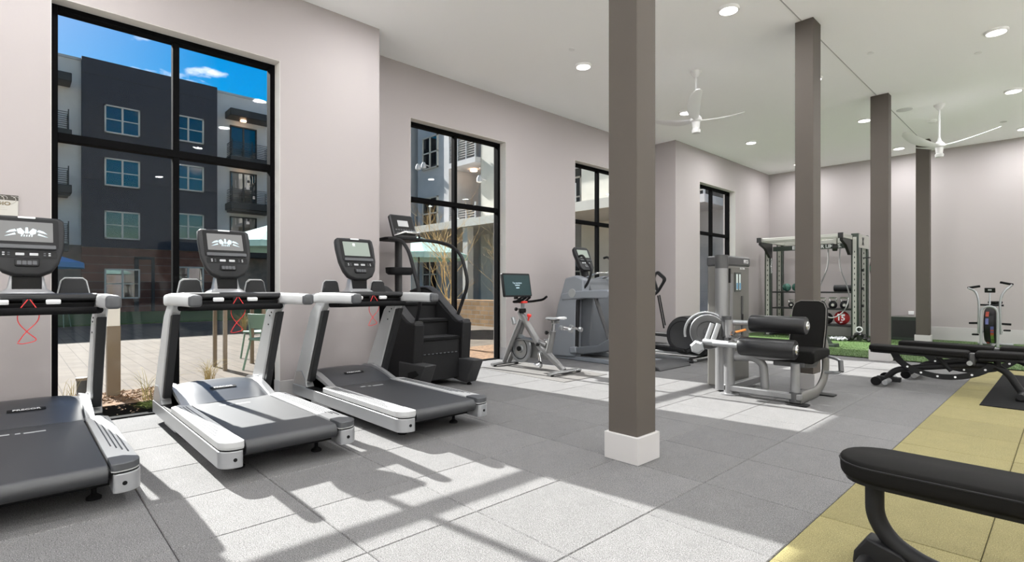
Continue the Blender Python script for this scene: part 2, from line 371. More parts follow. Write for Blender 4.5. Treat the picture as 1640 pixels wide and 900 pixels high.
ceil_bit('sprinkler_cover', 'small round sprinkler cover plate between second and third columns', 'sprinkler', -1.77, 8.04, [(.04, 0), (.04, -.008), (.001, -.01)])
ceil_bit('ceiling_speaker', 'flat round grey ceiling speaker right of the third column', 'speaker', -1.94, 11.02, [(.115, 0), (.115, -.006), (.1, -.008), (.001, -.008)], 'detector_grey')
ceil_bit('smoke_detector', 'white smoke detector on the ceiling behind the far fan rod', 'smoke detector', -1.72, 12.09, [(.07, 0), (.07, -.02), (.045, -.045), (.001, -.045)])
ceil_bit('sprinkler_cover', 'small round sprinkler cover plate right of the far ceiling fan', 'sprinkler', -.84, 13.13, [(.05, 0), (.05, -.008), (.001, -.01)], 'detector_grey')
# ---- ceiling fans
mat('fan_white', (.72, .72, .72), .4)
def fan(label, x, y, hub_z, ang0, L=.85):
    e = empty('ceiling_fan', label, 'ceiling fan', (x, y, ZC), group='ceiling fans')
    dz = hub_z - ZC
    MB().lathe([(.075, 0), (.075, -.012), (.03, -.085), (.022, -.09)], n=24).build('canopy', 'fan_white', e)
    MB().cyl((0, 0, -.08), (0, 0, dz + .05), .0125, 12).build('rod', 'fan_white', e)
    MB().lathe([(.016, dz + .12), (.03, dz + .07), (.075, dz + .02), (.08, dz - .02), (.055, dz - .04), (.045, dz - .13), (.06, dz - .15), (.055, dz - .19), (.001, dz - .195)], n=28).build('hub', 'fan_white', e)
    for k in range(3):
        a = ang0 + k * 2 * math.pi / 3; rings = []
        for i in range(13):
            t = i / 12; r = .05 + (L - .05) * t
            wdt = (.07 + .11 * math.sin(min(1, t * 1.15) * math.pi * .75)) * (1 if t < .9 else (1 - ((t - .9) / .1) ** 2 * .6))
            z = dz - .005 + .16 * t ** 1.6; sweep = -.05 * math.sin(t * math.pi * .9)
            pit = .38 * (1 - .6 * t); th = .010 * (1 - .6 * t) + .002; ring = []
            for q in range(10):
                aa = 2 * math.pi * q / 10; u = math.cos(aa) * wdt / 2; v = math.sin(aa) * th
                ring.append((r, sweep + u * math.cos(pit) - v * math.sin(pit), z + u * math.sin(pit) + v * math.cos(pit)))
            rings.append(ring)
        m = MB(); m.tf = Matrix.Rotation(a, 4, 'Z'); m.loft(rings).build('blade', 'fan_white', e, angle=60)
fan('white three-blade ceiling fan hanging between the first two columns', -3.6, 6.95, 3.50, math.radians(60), .75)
fan('white three-blade ceiling fan hanging by the last two columns', -1.49, 11.14, 3.50, math.radians(3), .76)
# ---- wall sign
mat('sign_white', (.47, .455, .42), .5); mat('sign_dark', (.05, .045, .035), .5); mat('sign_gold', (.16, .12, .06), .5); mat('sign_print', (.42, .40, .36), .5)
e = empty('wall_sign', 'cream studio sign with dark scroll header on wall by the first window', 'sign', (XN, -.03, 1.765))
MB().box(0, .012, -.36, .062, -.085, .085).build('panel', 'sign_white', e, bevel=.002, seg=1)
MB().box(.012, .0135, -.36, .062, .046, .085).build('header_band', 'sign_dark', e, smooth=False)
s = MB()
for q in range(6):
    y = -.31 + q * .066
    s.torus((.0145, y, .05), .028, .0018, axis=(1, 0, 0), n=16, m=4, a0=0, a1=3.14); s.torus((.0145, y + .03, .06), .016, .0016, axis=(1, 0, 0), n=14, m=4, a0=1.2, a1=4.4)
s.build('scroll_ornament', 'sign_white', e)
text('lettering', 'STUDIO', .036, 'sign_gold', e, (.0125, -.062, .018), (math.radians(90), 0, math.radians(90)), .001, (1.25, 1), .0012)
for z, y0, y1 in ((-.012, -.16, -.012), (-.028, -.18, .0)): MB().box(.012, .0128, y0, y1, z - .003, z + .003).build('small_print', 'sign_print', e, smooth=False)
# ================================================================== outdoors
GZ = -.08
S36 = 33 / 36
def by(y): return y * S36
def bz(z): return CAMH + (z - CAMH) * S36
mat('siding_dark', (.022, .026, .043), .7, var=.12, vscale=3)
mat('siding_white', (.62, .60, .60), .7, var=.05, vscale=2)
mat('siding_grey', (.46, .47, .49), .7, var=.05, vscale=2)
mat('siding_warm', (.66, .63, .56), .7, var=.05, vscale=2)
brick_mat('brick_brown', (.22, .10, .07), (.12, .058, .045), (.24, .19, .16), 1.0, .42, .14, ms=.012, rot=(math.radians(90), 0, math.radians(90)))
brick_mat('brick_tan', (.42, .27, .15), (.30, .19, .10), (.30, .25, .2), 1.0, .42, .14, ms=.012, rot=(math.radians(90), 0, 0))
brick_mat('patio_paver', (.118, .096, .073), (.10, .081, .062), (.045, .033, .025), 1.0, .62, .21, ms=.006, bump=.2)
mat('asphalt_concrete', (.45, .43, .41), .9, var=.1)
mat('lawn_green', (.05, .105, .02), .95, var=.3, vscale=6, bump=.5, bscale=80)
mat('mulch', (.17, .095, .045), .95, var=.5, vscale=18, bump=1, bscale=60)
mat('ext_frame', (.55, .52, .47), .5); mat('ext_black', (.015, .015, .017), .5)
mat('bronze_post', (.16, .12, .075), .5); mat('teal_blue', (.06, .26, .55), .6); mat('mint_canvas', (.42, .66, .60), .8)
mat('sage_metal', (.16, .26, .19), .5)
mat('dry_grass', (.40, .33, .14), .9, var=.3, vscale=3); mat('green_grass', (.16, .20, .05), .9, var=.3, vscale=3)
mat('twig', (.50, .36, .15), .85, var=.3, vscale=4); mat('bark', (.22, .14, .07), .9)
mat('porch_lamp', (1, .8, .6), .5, emit=(1, .62, .38), estr=6)
glass_mat('apt_glass', (.25, .28, .33), 2.1)
struct(MB().box(-70, XF - .3, -40, 60, GZ - .6, GZ - .02).build('ground', 'asphalt_concrete', smooth=False))
struct(MB().box(-21.8, XF - .3, -14, 15.5, GZ - .02, GZ).build('patio', 'patio_paver', smooth=False))
struct(MB().box(-32.4, -21.8, -14, 13.5, GZ - .02, GZ + .03).build('lawn', 'lawn_green', smooth=False))
struct(MB().box(-7.45, XN - .3, -6.4, 2.82, GZ, GZ + .05).build('mulch_bed', 'mulch', smooth=False))
struct(MB().box(-8.3, XF - .3, 3.3, 9.6, GZ, GZ + .04).build('mulch_bed_far', 'mulch', smooth=False))
def chips(name, x0, x1, y0, y1, n, z):
    r = random.Random(5); b = MB()
    for i in range(n):
        x, y, a = r.uniform(x0, x1), r.uniform(y0, y1), r.uniform(0, 3.14); l, wd = r.uniform(.02, .05), r.uniform(.006, .014)
        b.cbox((x, y, z + r.uniform(0, .015)), (l, wd, .008), (r.uniform(-.4, .4), r.uniform(-.4, .4), a))
    tag(b.build(name, 'mulch', smooth=False), 'brown bark mulch chips under the window', 'mulch', kind='stuff')
struct(MB().box(-5.87, -5.802, .2, 2.0, GZ, -.004).build('mulch_edge', 'mulch', smooth=False))
struct(MB().box(-6.6, -5.86, -6.4, 2.82, GZ, -.012).build('mulch_bank', 'mulch', smooth=False))
chips('mulch_chips', -7.4, -5.9, -.6, 2.7, 2600, GZ + .05)
# ---- opposite building
FX = -33.0
def facade_window(parent, y0, y1, z0, z1, x=FX, m='ext_frame', cross=True):
    o = MB(); fw = .07
    o.box(x, x + .09, y0, y0 + fw, z0, z1); o.box(x, x + .09, y1 - fw, y1, z0, z1); o.box(x, x + .09, y0, y1, z0, z0 + fw); o.box(x, x + .09, y0, y1, z1 - fw, z1)
    ym, zm = (y0 + y1) / 2, z0 + (z1 - z0) * .5
    o.box(x, x + .075, ym - .04, ym + .04, z0, z1)
    if cross: o.box(x, x + .06, y0, y1, zm - .025, zm + .025)
    f = o.build('window', m, parent, smooth=False)
    MB().box(x + .01, x + .03, y0 + fw, ym - .03, z0 + fw, z1 - fw).build('pane', 'apt_glass', f, smooth=False)
    MB().box(x + .01, x + .03, ym + .03, y1 - fw, z0 + fw, z1 - fw).build('pane', 'apt_glass', f, smooth=False)
bld = empty('apartment_building', 'four-storey apartment block with dark central bay and brick base across the courtyard', 'building', (0, 0, 0))
yl, yr = by(2.66), by(9.13); top = bz(13.45); topw = bz(13.27); zb = bz(3.43)
MB().box(FX - 12, FX, yl, yr, zb, top).build('dark_bay_wall', 'siding_dark', bld, smooth=False)
MB().box(FX - 12, FX - .02, yl, yr, GZ - .1, zb).build('brick_base', 'brick_brown', bld, smooth=False)
MB().box(FX - 12, FX - .3, -12, yl, zb, topw).build('white_wall', 'siding_white', bld, smooth=False)
MB().box(FX - 12, FX - .3, yr, 15.5, zb, topw).build('white_wall', 'siding_white', bld, smooth=False)
MB().box(FX - 12, FX - .32, -12, yl, GZ - .1, zb).build('brick_base', 'brick_brown', bld, smooth=False)
MB().box(FX - 12, FX - .32, yr, 15.5, GZ - .1, zb).build('brick_base', 'brick_brown', bld, smooth=False)
MB().box(FX - 12, FX - .24, -12, yl - .001, topw, topw + .12).build('coping', 'siding_grey', bld, smooth=False)
MB().box(FX - 12, FX - .24, yr + .001, 15.5, topw, topw + .12).build('coping', 'siding_grey', bld, smooth=False)
MB().box(FX - .0, FX + .03, yl, yr, zb - .08, zb + .08).build('band', 'siding_dark', bld, smooth=False)
for zz in (7.0, 9.9, 12.6):     # siding joints
    MB().box(FX, FX + .012, yl, yr, bz(zz), bz(zz) + .02).build('siding_joint', 'ext_black', bld, smooth=False)
for (z0, z1) in ((9.58, 11.1), (6.70, 8.22), (3.82, 5.34), (.55, 2.19)):
    facade_window(bld, by(3.61), by(5.2), bz(z0), bz(z1)); facade_window(bld, by(6.75), by(8.38), bz(z0 + .2), bz(z1 + .2))
    facade_window(bld, by(-6.6), by(-5.0), bz(z0), bz(z1), FX - .3)
MB().box(FX, FX + .06, by(4.95), by(5.15), GZ, bz(2.86)).build('pipe', 'ext_black', bld, smooth=False)
MB().box(FX, FX + .06, by(5.75), by(5.9), GZ, bz(2.86)).build('pipe', 'ext_black', bld, smooth=False)
MB().box(FX, FX + .06, by(4.95), by(5.9), bz(2.75), bz(2.9)).build('pipe', 'ext_black', bld, smooth=False)
def balcony(y0, y1, zf, canopy, xw=FX - .3):
    facade_window(bld, y0 + .15, y1 - .5, zf, zf + 2.05, xw, 'ext_black', False)
    o = MB().box(xw, xw + 1.0, y0, y1, zf - .35, zf).build('balcony', 'ext_black', bld, smooth=False)
    for k in range(9): MB().box(xw + .95, xw + .98, y0, y1, zf + .1 + k * .1, zf + .125 + k * .1).build('rail_bar', 'ext_black', o, smooth=False)
    for yy in (y0, (y0 + y1) / 2, y1 - .04): MB().box(xw + .94, xw + 1.0, yy, yy + .04, zf, zf + 1.05).build('rail_post', 'ext_black', o, smooth=False)
    for yy in (y0, y1 - .03):
        for k in range(9): MB().box(xw, xw + .95, yy, yy + .03, zf + .1 + k * .1, zf + .125 + k * .1).build('rail_bar', 'ext_black', o, smooth=False)
    MB().lathe([(.16, 0), (.16, -.06), (.001, -.07)], c=(xw + .45, (y0 + y1) / 2 - .3, zf + 2.33), n=12).build('porch_lamp', 'porch_lamp', o)
    if canopy: MB().box(xw, xw + 1.1, y0 - .1, y1 + .1, zf + 2.35, zf + 2.75).build('canopy', 'ext_black', bld, bevel=.03)
for zf, c in ((9.15, True), (6.25, True), (3.42, True)):
    balcony(by(9.75), by(12.05), bz(zf), c); balcony(by(.1), by(2.1), bz(zf), c); balcony(by(-3.6), by(-1.4), bz(zf), c)
# ---- wing on the right
wing = empty('apartment_wing', 'pale four-storey apartment wing with stacked balconies seen through the second window', 'building', (0, 0, 0))
WY = 15.5; H = 13.0
MB().box(-32.5, -24.3, WY - .5, WY + 10, GZ, H).build('wall', 'siding_grey', wing, smooth=False)
def wbox(name, m, x0, x1, z0, z1, d=0, back=10): return MB().box(x0, x1, WY - d, WY + back, z0, z1).build(name, m, wing, smooth=False)
wbox('wall', 'siding_grey', -23.6, -21.0, GZ, H, .0); wbox('wall', 'siding_warm', -18.45, -15.9, GZ, H, .0)
wbox('wall', 'siding_grey', -24.3, -7.0, GZ, H, -1.6)
wbox('wall', 'siding_warm', -12.6, -10.6, GZ, H, 0)
wbox('pier', 'siding_white', -20.95, -20.55, GZ, H, .25)
for z in (1.0, 4.1, 7.2, 10.3):
    for x in (-23.1, -17.4, -15.2):
        y = WY if x < -16 else WY + 1.6
        o = MB(); x0, x1 = x, x + 1.35
        for (a, c, d_, e_) in ((x0, x1, z, z + .07), (x0, x1, z + 1.6, z + 1.67), (x0, x0 + .07, z, z + 1.67), (x1 - .07, x1, z, z + 1.67), (x0 + .64, x0 + .71, z, z + 1.67), (x0, x1, z + .8, z + .86)):
            o.box(a, c, y - .08, y, d_, e_)
        f = o.build('window', 'ext_frame', wing, smooth=False)
        MB().box(x0 + .07, x1 - .07, y - .035, y - .02, z + .07, z + 1.6).build('pane', 'apt_glass', f, smooth=False)
for zf in (4.0, 7.1, 10.2):
    for (x0, x1) in ((-20.5, -18.5), (-15.85, -12.65), (-10.5, -7.6)):
        o = MB().box(x0, x1, WY - .3, WY + 1.6, zf - .25, zf).build('balcony', 'siding_white', wing, smooth=False)
        for k in range(8): MB().box(x0, x1, WY - .28, WY - .25, zf + .12 + k * .11, zf + .145 + k * .11).build('rail_bar', 'ext_frame', o, smooth=False)
        for k in range(4): MB().box(x0 + (x1 - x0 - .05) * k / 3, x0 + (x1 - x0 - .05) * k / 3 + .05, WY - .3, WY - .24, zf, zf + 1.05).build('rail_post', 'siding_grey', o, smooth=False)
        MB().box(x0 + .2, x1 - .2, WY + 1.55, WY + 1.62, zf + .05, zf + 2.1).build('balcony_door', 'ext_black', o, smooth=False)
        MB().lathe([(.17, 0), (.17, -.05), (.001, -.06)], c=(x0 + .8, WY + .6, zf + 2.8), n=12).build('porch_lamp', 'porch_lamp', o)
for (x, z) in ((-23.0, 7.35), (-22.5, 7.35), (-18.1, 6.0), (-18.1, 8.9), (-12.0, 6.4)):
    b = MB(); b.cyl((x, WY, z), (x, WY - .35, z + .05), .03, 8); b.lathe([(.06, 0), (.13, -.12), (.13, -.28), (.05, -.32)], c=(x, WY - .38, z + .15), n=12)
    b.build('flood_lamp', 'siding_white', wing)
cnp = MB().box(-25, -8.5, WY - 2.6, WY, 3.55, 3.85).build('walkway_canopy', 'siding_warm', wing, smooth=False)
for x in (-24.6, -20.6, -16.6, -12.6, -8.9): MB().box(x, x + .3, WY - 2.5, WY - 2.2, GZ, 3.55).build('canopy_post', 'siding_warm', wing, smooth=False)
# courtyard low brick planter wall
tag(MB().box(-16.5, -8.5, 10.9, 11.3, GZ, .75).build('planter_wall', 'brick_tan', smooth=False), 'low tan brick planter wall behind the bare yellow shrubs', 'wall')
fr = empty('courtyard_railing', 'black metal picket railing outside the far window', 'railing', (0, 0, GZ))
for k in range(26): MB().box(-8.4, -8.37, 13.0 + k * .11, 13.03 + k * .11, .08, 1.05).build('picket', 'ext_black', fr, smooth=False)
for z in (.08, 1.0): MB().box(-8.41, -8.36, 12.98, 15.85, z, z + .05).build('rail', 'ext_black', fr, smooth=False)
# ---- umbrellas
def umbrella(label, x, y, zt, r, m, rise=.55):
    e = empty('patio_umbrella', label, 'umbrella', (x, y, GZ), group='patio umbrellas')
    b = MB(); n = 8; ring = [(r * math.cos(2 * math.pi * k / n + .3), r * math.sin(2 * math.pi * k / n + .3)) for k in range(n)]
    z = zt - GZ
    b.v = [(0, 0, z + rise)] + [(p[0], p[1], z) for p in ring] + [(p[0], p[1], z - .16) for p in ring] + [(p[0] * .97, p[1] * .97, z - .03) for p in ring] + [(0, 0, z + rise - .05)]
    for k in range(n):
        j = (k + 1) % n; b.f += [(0, 1 + k, 1 + j), (1 + k, 9 + k, 9 + j, 1 + j), (9 + k, 17 + k, 17 + j, 9 + j), (17 + k, 25, 17 + j)]
    b.build('canopy', m, e, smooth=False)
    MB().cyl((0, 0, .06), (0, 0, z + rise + .05), .025, 10).build('pole', 'ext_black', e)
    for k in range(n): MB().cyl((0, 0, z + rise - .07), (ring[k][0] * .96, ring[k][1] * .96, z - .02), .01, 6).build('rib', 'ext_black', e)
    MB().lathe([(.28, 0), (.28, .05), (.06, .09), (.04, .2)], n=20).build('base', 'ext_black', e)
umbrella('bright blue patio umbrella at left behind the first treadmill console', -22.5, .15, 1.95, 1.7, 'teal_blue')
umbrella('mint green patio umbrella right of the middle treadmill console', -15.2, 5.2, 2.35, 1.55, 'mint_canvas')
umbrella('mint green patio umbrella seen through stair climber handrails', -13.5, 8.9, 2.15, 1.5, 'mint_canvas')
# ---- patio table and chairs
def patio_chair(label, x, y, rz, m='sage_metal', s=1):
    e = empty('patio_chair', label, 'chair', (x, y, GZ), rz, 'green patio chairs')
    MB().box(-.23, .23, -.23, .23, .44, .475).build('seat', m, e, bevel=.01)
    rings = []
    for i in range(7):
        t = -1 + 2 * i / 6; rings.append([(.24 * t, .22 - .05 * t * t, .62), (.24 * t, .25 - .05 * t * t, .62), (.24 * t, .29 - .05 * t * t, .84), (.24 * t, .265 - .05 * t * t, .84)])
    MB().loft(rings).build('backrest', m, e, bevel=.004)
    for sx in (-1, 1):
        MB().tube([(sx * .21, -.2, .45), (sx * .24, -.26, 0)], .015, 8).build('leg', m, e)
        MB().tube([(sx * .22, .22, .72), (sx * .21, .2, .45), (sx * .25, .30, 0)], .015, 8).build('leg', m, e)
patio_chair('sage green metal patio chair on the patio beside the window', -8.3, 2.85, math.radians(200))
patio_chair('sage green metal patio chair on the far side of the patio table', -9.75, 3.2, math.radians(20))
patio_chair('teal green chair on the lawn edge left of the first treadmill', -21.5, 1.0, math.radians(70))
e = empty('patio_table', 'slim bronze bar table on the patio by the window', 'table', (-8.85, 2.55, GZ))
MB().box(-.3, .3, -.3, .3, .90, .93).build('tabletop', 'bronze_post', e, bevel=.004)
for sx in (-1, 1):
    for sy in (-1, 1): MB().box(sx * .27 - .025, sx * .27 + .025, sy * .27 - .025, sy * .27 + .025, 0, .90).build('leg', 'bronze_post', e, smooth=False)
# bollard lights
e = empty('bollard_light', 'tall square bronze bollard light in the mulch bed', 'bollard', (-7.2, .80, GZ + .03))
MB().box(-.06, .06, -.06, .06, 0, .78).build('post', 'bronze_post', e, bevel=.004); MB().box(-.055, .055, -.055, .055, .78, .98).build('lens', 'siding_warm', e, smooth=False); MB().box(-.062, .062, -.062, .062, .98, 1.02).build('cap', 'bronze_post', e, bevel=.004)
e = empty('path_light', 'short dark cylindrical path light in the mulch bed', 'path light', (-7.3, .54, GZ + .03))
MB().cyl((0, 0, 0), (0, 0, .2), .045, 16).build('body', 'ext_black', e); MB().lathe([(.052, .2), (.052, .23), (.001, .235)], n=16).build('cap', 'bronze_post', e)
# ---- planting
def grass_clump(label, x, y, n, hgt, spread, m, seed):
    r = random.Random(seed); b = MB()
    for i in range(n):
        a = r.uniform(0, 6.283); l = hgt * r.uniform(.6, 1.1); s = spread * r.uniform(.3, 1.1); ca, sa = math.cos(a), math.sin(a); wd = r.uniform(.002, .0045); pts = []
        bx, by_ = r.uniform(-.05, .05), r.uniform(-.05, .05)
        rings = []
        for k in range(6):
            t = k / 5; p = (bx + ca * s * t ** 1.6, by_ + sa * s * t ** 1.6, l * (t - .45 * t ** 3)); q = wd * (1 - t * .9)
            rings.append([(p[0] - sa * q, p[1] + ca * q, p[2]), (p[0] + sa * q, p[1] - ca * q, p[2]), (p[0], p[1], p[2] + q)])
        b.loft(rings)
    tag(b.build('ornamental_grass', m, loc=(x, y, GZ + .04)), label, 'grass', 'ornamental grass clumps')
grass_clump('arching dry ornamental grass clump left of the middle treadmill base', -6.55, 1.02, 34, .55, .42, 'dry_grass', 1)
grass_clump('sparse dry grass tuft beside the short path light', -7.1, .42, 12, .40, .16, 'dry_grass', 2)
grass_clump('low yellow green grass tuft at the window edge', -6.1, .98, 110, .16, .14, 'green_grass', 3)
grass_clump('dry ornamental grass clump behind the middle treadmill hood', -7.35, 1.78, 60, .50, .30, 'dry_grass', 4)
grass_clump('tall yellow grass clump on the lawn edge behind the patio chair', -15.2, 4.5, 120, .85, .45, 'dry_grass', 5)
grass_clump('tall green grass clump on the lawn edge beside the yellow clump', -16.0, 5.2, 120, .8, .5, 'green_grass', 6)
grass_clump('low dry grass clump under the bare shrub by the second window', -7.2, 5.6, 70, .38, .22, 'green_grass', 7)
def bare_shrub(label, x, y, hgt, seed, stems=6):
    r = random.Random(seed); e = empty('bare_shrub', label, 'shrub', (x, y, GZ + .03), group='bare yellow shrubs')
    b = MB()
    def grow(p, d, l, rad, depth):
        pts = [p]; q = Vector(p); dd = Vector(d)
        for k in range(4):
            dd = (dd + Vector((r.uniform(-.16, .16), r.uniform(-.16, .16), r.uniform(-.02, .12)))).normalized(); q = q + dd * l / 4; pts.append(q.copy())
        b.tube(pts, [rad * (1 - .14 * k) for k in range(5)], 4)
        if depth > 0:
            for k in range(3 if depth > 1 else 4):
                i = r.choice((1, 2, 3, 4)); a = r.uniform(0, 6.28); nd = (dd + Vector((math.cos(a), math.sin(a), .2)) * r.uniform(.55, 1.0)).normalized()
                grow(pts[i], nd, l * r.uniform(.45, .75), rad * .55, depth - 1)
    for s in range(stems):
        a = r.uniform(0, 6.28); grow((r.uniform(-.06, .06), r.uniform(-.06, .06), r.uniform(0, .35)), (math.cos(a) * .22, math.sin(a) * .22, 1), hgt * r.uniform(.45, .62), .014, 4)
    b.build('branches', 'twig', e)
    MB().tube([(0, 0, 0), (.01, 0, hgt * .3)], .03, 8).build('trunk', 'bark', e)
bare_shrub('bare golden-twigged shrub in front of the second window, near stem', -8.3, 6.3, 2.9, 11, 4)
bare_shrub('bare golden-twigged shrub in front of the second window, right stem', -8.5, 7.9, 2.9, 12, 4)
bare_shrub('bare golden-twigged shrub outside the far window by the railing', -7.9, 12.2, 1.9, 13, 3)
# ================================================================== cardio machines
mat('silver_plastic', (.30, .305, .315), .33, metal=.25, spec=.6, coat=.15); mat('silver_light', (.43, .435, .44), .4, spec=.5)
mat('dark_plastic', (.020, .0205, .022), .55, spec=.3, bump=.03, bscale=300); mat('mid_plastic', (.062, .065, .071), .5, bump=.03, bscale=300)
mat('black_plastic', (.005, .005, .0055), .5, spec=.25); mat('black_rubber', (.007, .007, .0075), .9, spec=.15, bump=.1, bscale=200)
mat('belt_rubber', (.026, .0275, .031), .48, bump=.08, bscale=600, spec=.7)
mat('chrome', (.75, .75, .76), .18, metal=1); mat('steel_grey', (.33, .34, .35), .35, metal=.7)
mat('red_cord', (.65, .02, .02), .5); mat('print_white', (.75, .76, .77), .5); mat('key_grey', (.42, .43, .44), .4)
mat('screen_grey', (.05, .05, .05), .4, spec=.15, emit=(.42, .42, .41), estr=.38); mat('screen_light', (.06, .065, .06), .4, spec=.15, emit=(.50, .58, .50), estr=.5)
mat('screen_motif', (.3, .36, .4), .3, emit=(.55, .78, .88), estr=.5)
mat('hood_grey', (.040, .043, .050), .36, spec=.6); mat('orange_trim', (.75, .16, .04), .4)
def rail_outline(y0, y1, x0, x1, r, side):
    """plan outline of a side rail: rounded at the rear outer corner"""
    pts = [(x0, y0), (x1 - r * .25, y0)] + arc(x1 - r * .25, y0 + r * .25, r * .25, -90, 0, 3) + arc(x1 - r, y1 - r, r, 0, 90, 6) + [(x0 + .06, y1), (x0, y1 - .06)]
    return [(x, y * side) for x, y in pts]
def make_console(e, screen, motif, cx, cz, tilt):
    """console head: local frame y = width, z = up, +x = front (towards the user), then tilted back"""
    tfm = Matrix.Translation((cx, 0, cz)) @ Matrix.Rotation(-tilt, 4, 'Y')
    def outline(s, zo=0):
        w, h = .205 * s, .225 * s
        return [(-w * .80, -h * .55), (-w * .62, -h * .82), (-w * .3, -h * .97), (w * .3, -h * .97), (w * .62, -h * .82), (w * .80, -h * .55), (w * .93, -h * .1), (w * .98, h * .55), (w * .96, h * .90), (w * .86, h * .985), (w * .3, h), (-w * .3, h), (-w * .86, h * .985), (-w * .96, h * .90), (-w * .98, h * .55), (-w * .93, -h * .1)]
    b = MB(); b.tf = tfm
    b.loft([[(-.085, y * .72, z * .76) for y, z in outline(1)], [(-.05, y * .95, z * .96) for y, z in outline(1)], [(-.01, y, z) for y, z in outline(1)], [(.012, y * .985, z * .985) for y, z in outline(1)], [(.022, y * .93, z * .94) for y, z in outline(1)]])
    head = b.build('console', 'dark_plastic', e, angle=50)
    def part(name, m, fn, bevel=0):
        q = MB(); q.tf = tfm; fn(q); return q.build(name, m, head, bevel=bevel, seg=1)
    part('face', 'black_plastic', lambda q: q.prism(rrect(-.165, .165, -.03, .20, .015), 'x', .018, .0255))
    part('screen', screen, lambda q: q.prism(rrect(-.135, .135, .025, .175, .004), 'x', .0255, .0275))
    if motif == 'wing':
        def wing(q):
            for sy in (-1, 1):
                q.prism([(sy * .01, .095), (sy * .03, .125), (sy * .05, .115), (sy * .045, .085), (sy * .02, .075)], 'x', .0275, .0283)
                q.prism([(sy * .05, .10), (sy * .105, .085), (sy * .085, .105), (sy * .06, .115)], 'x', .0275, .0283)
                q.prism([(sy * .055, .075), (sy * .11, .06), (sy * .06, .088)], 'x', .0275, .0283)
            q.prism([(-.006, .13), (.006, .13), (.009, .085), (-.009, .085)], 'x', .0275, .0283)
            for k in range(5): q.prism([(-.03 + k * .013, .062), (-.024 + k * .013, .062), (-.022 + k * .013, .075), (-.028 + k * .013, .075)], 'x', .0275, .0283)
        part('screen_graphic', 'screen_motif', wing)
    else:
        part('screen_graphic', 'print_white', lambda q: (q.prism(rrect(-.035, -.01, .135, .16, .003), 'x', .0275, .0283), q.prism([(-.037, .128), (-.008, .128), (-.008, .131), (-.037, .131)], 'x', .0275, .0283)))
    part('reading_ledge', 'mid_plastic', lambda q: q.prism(rrect(-.15, .15, -.035, -.005, .008), 'x', .02, .045), .003)
    part('top_badge', 'print_white', lambda q: q.prism(rrect(-.045, .045, .203, .215, .005), 'x', .018, .0245))
    part('key_panel', 'black_plastic', lambda q: q.prism(rrect(-.155, .155, -.095, -.045, .012), 'x', .018, .0245))
    for y in (-.035, .035): part('display_key', 'key_grey', lambda q: q.prism(rrect(y - .022, y + .022, -.078, -.060, .003), 'x', .0245, .0275))
    for y in (-.115, -.09, .09, .115):
        for z in (-.06, -.075): part('key', 'mid_plastic' if abs(y) < .1 else 'key_grey', lambda q: q.prism(rrect(y - .006, y + .006, z - .004, z + .004, .002), 'x', .0245, .027))
    part('speed_pad', 'black_plastic', lambda q: q.prism(rrect(-.062, .062, -.16, -.105, .014), 'x', .018, .034), .003)
    part('pad_keys', 'mid_plastic', lambda q: [q.prism(rrect(-.05 + k * .026, -.028 + k * .026, -.15, -.122, .004), 'x', .034, .037) for k in range(4)])
    return head
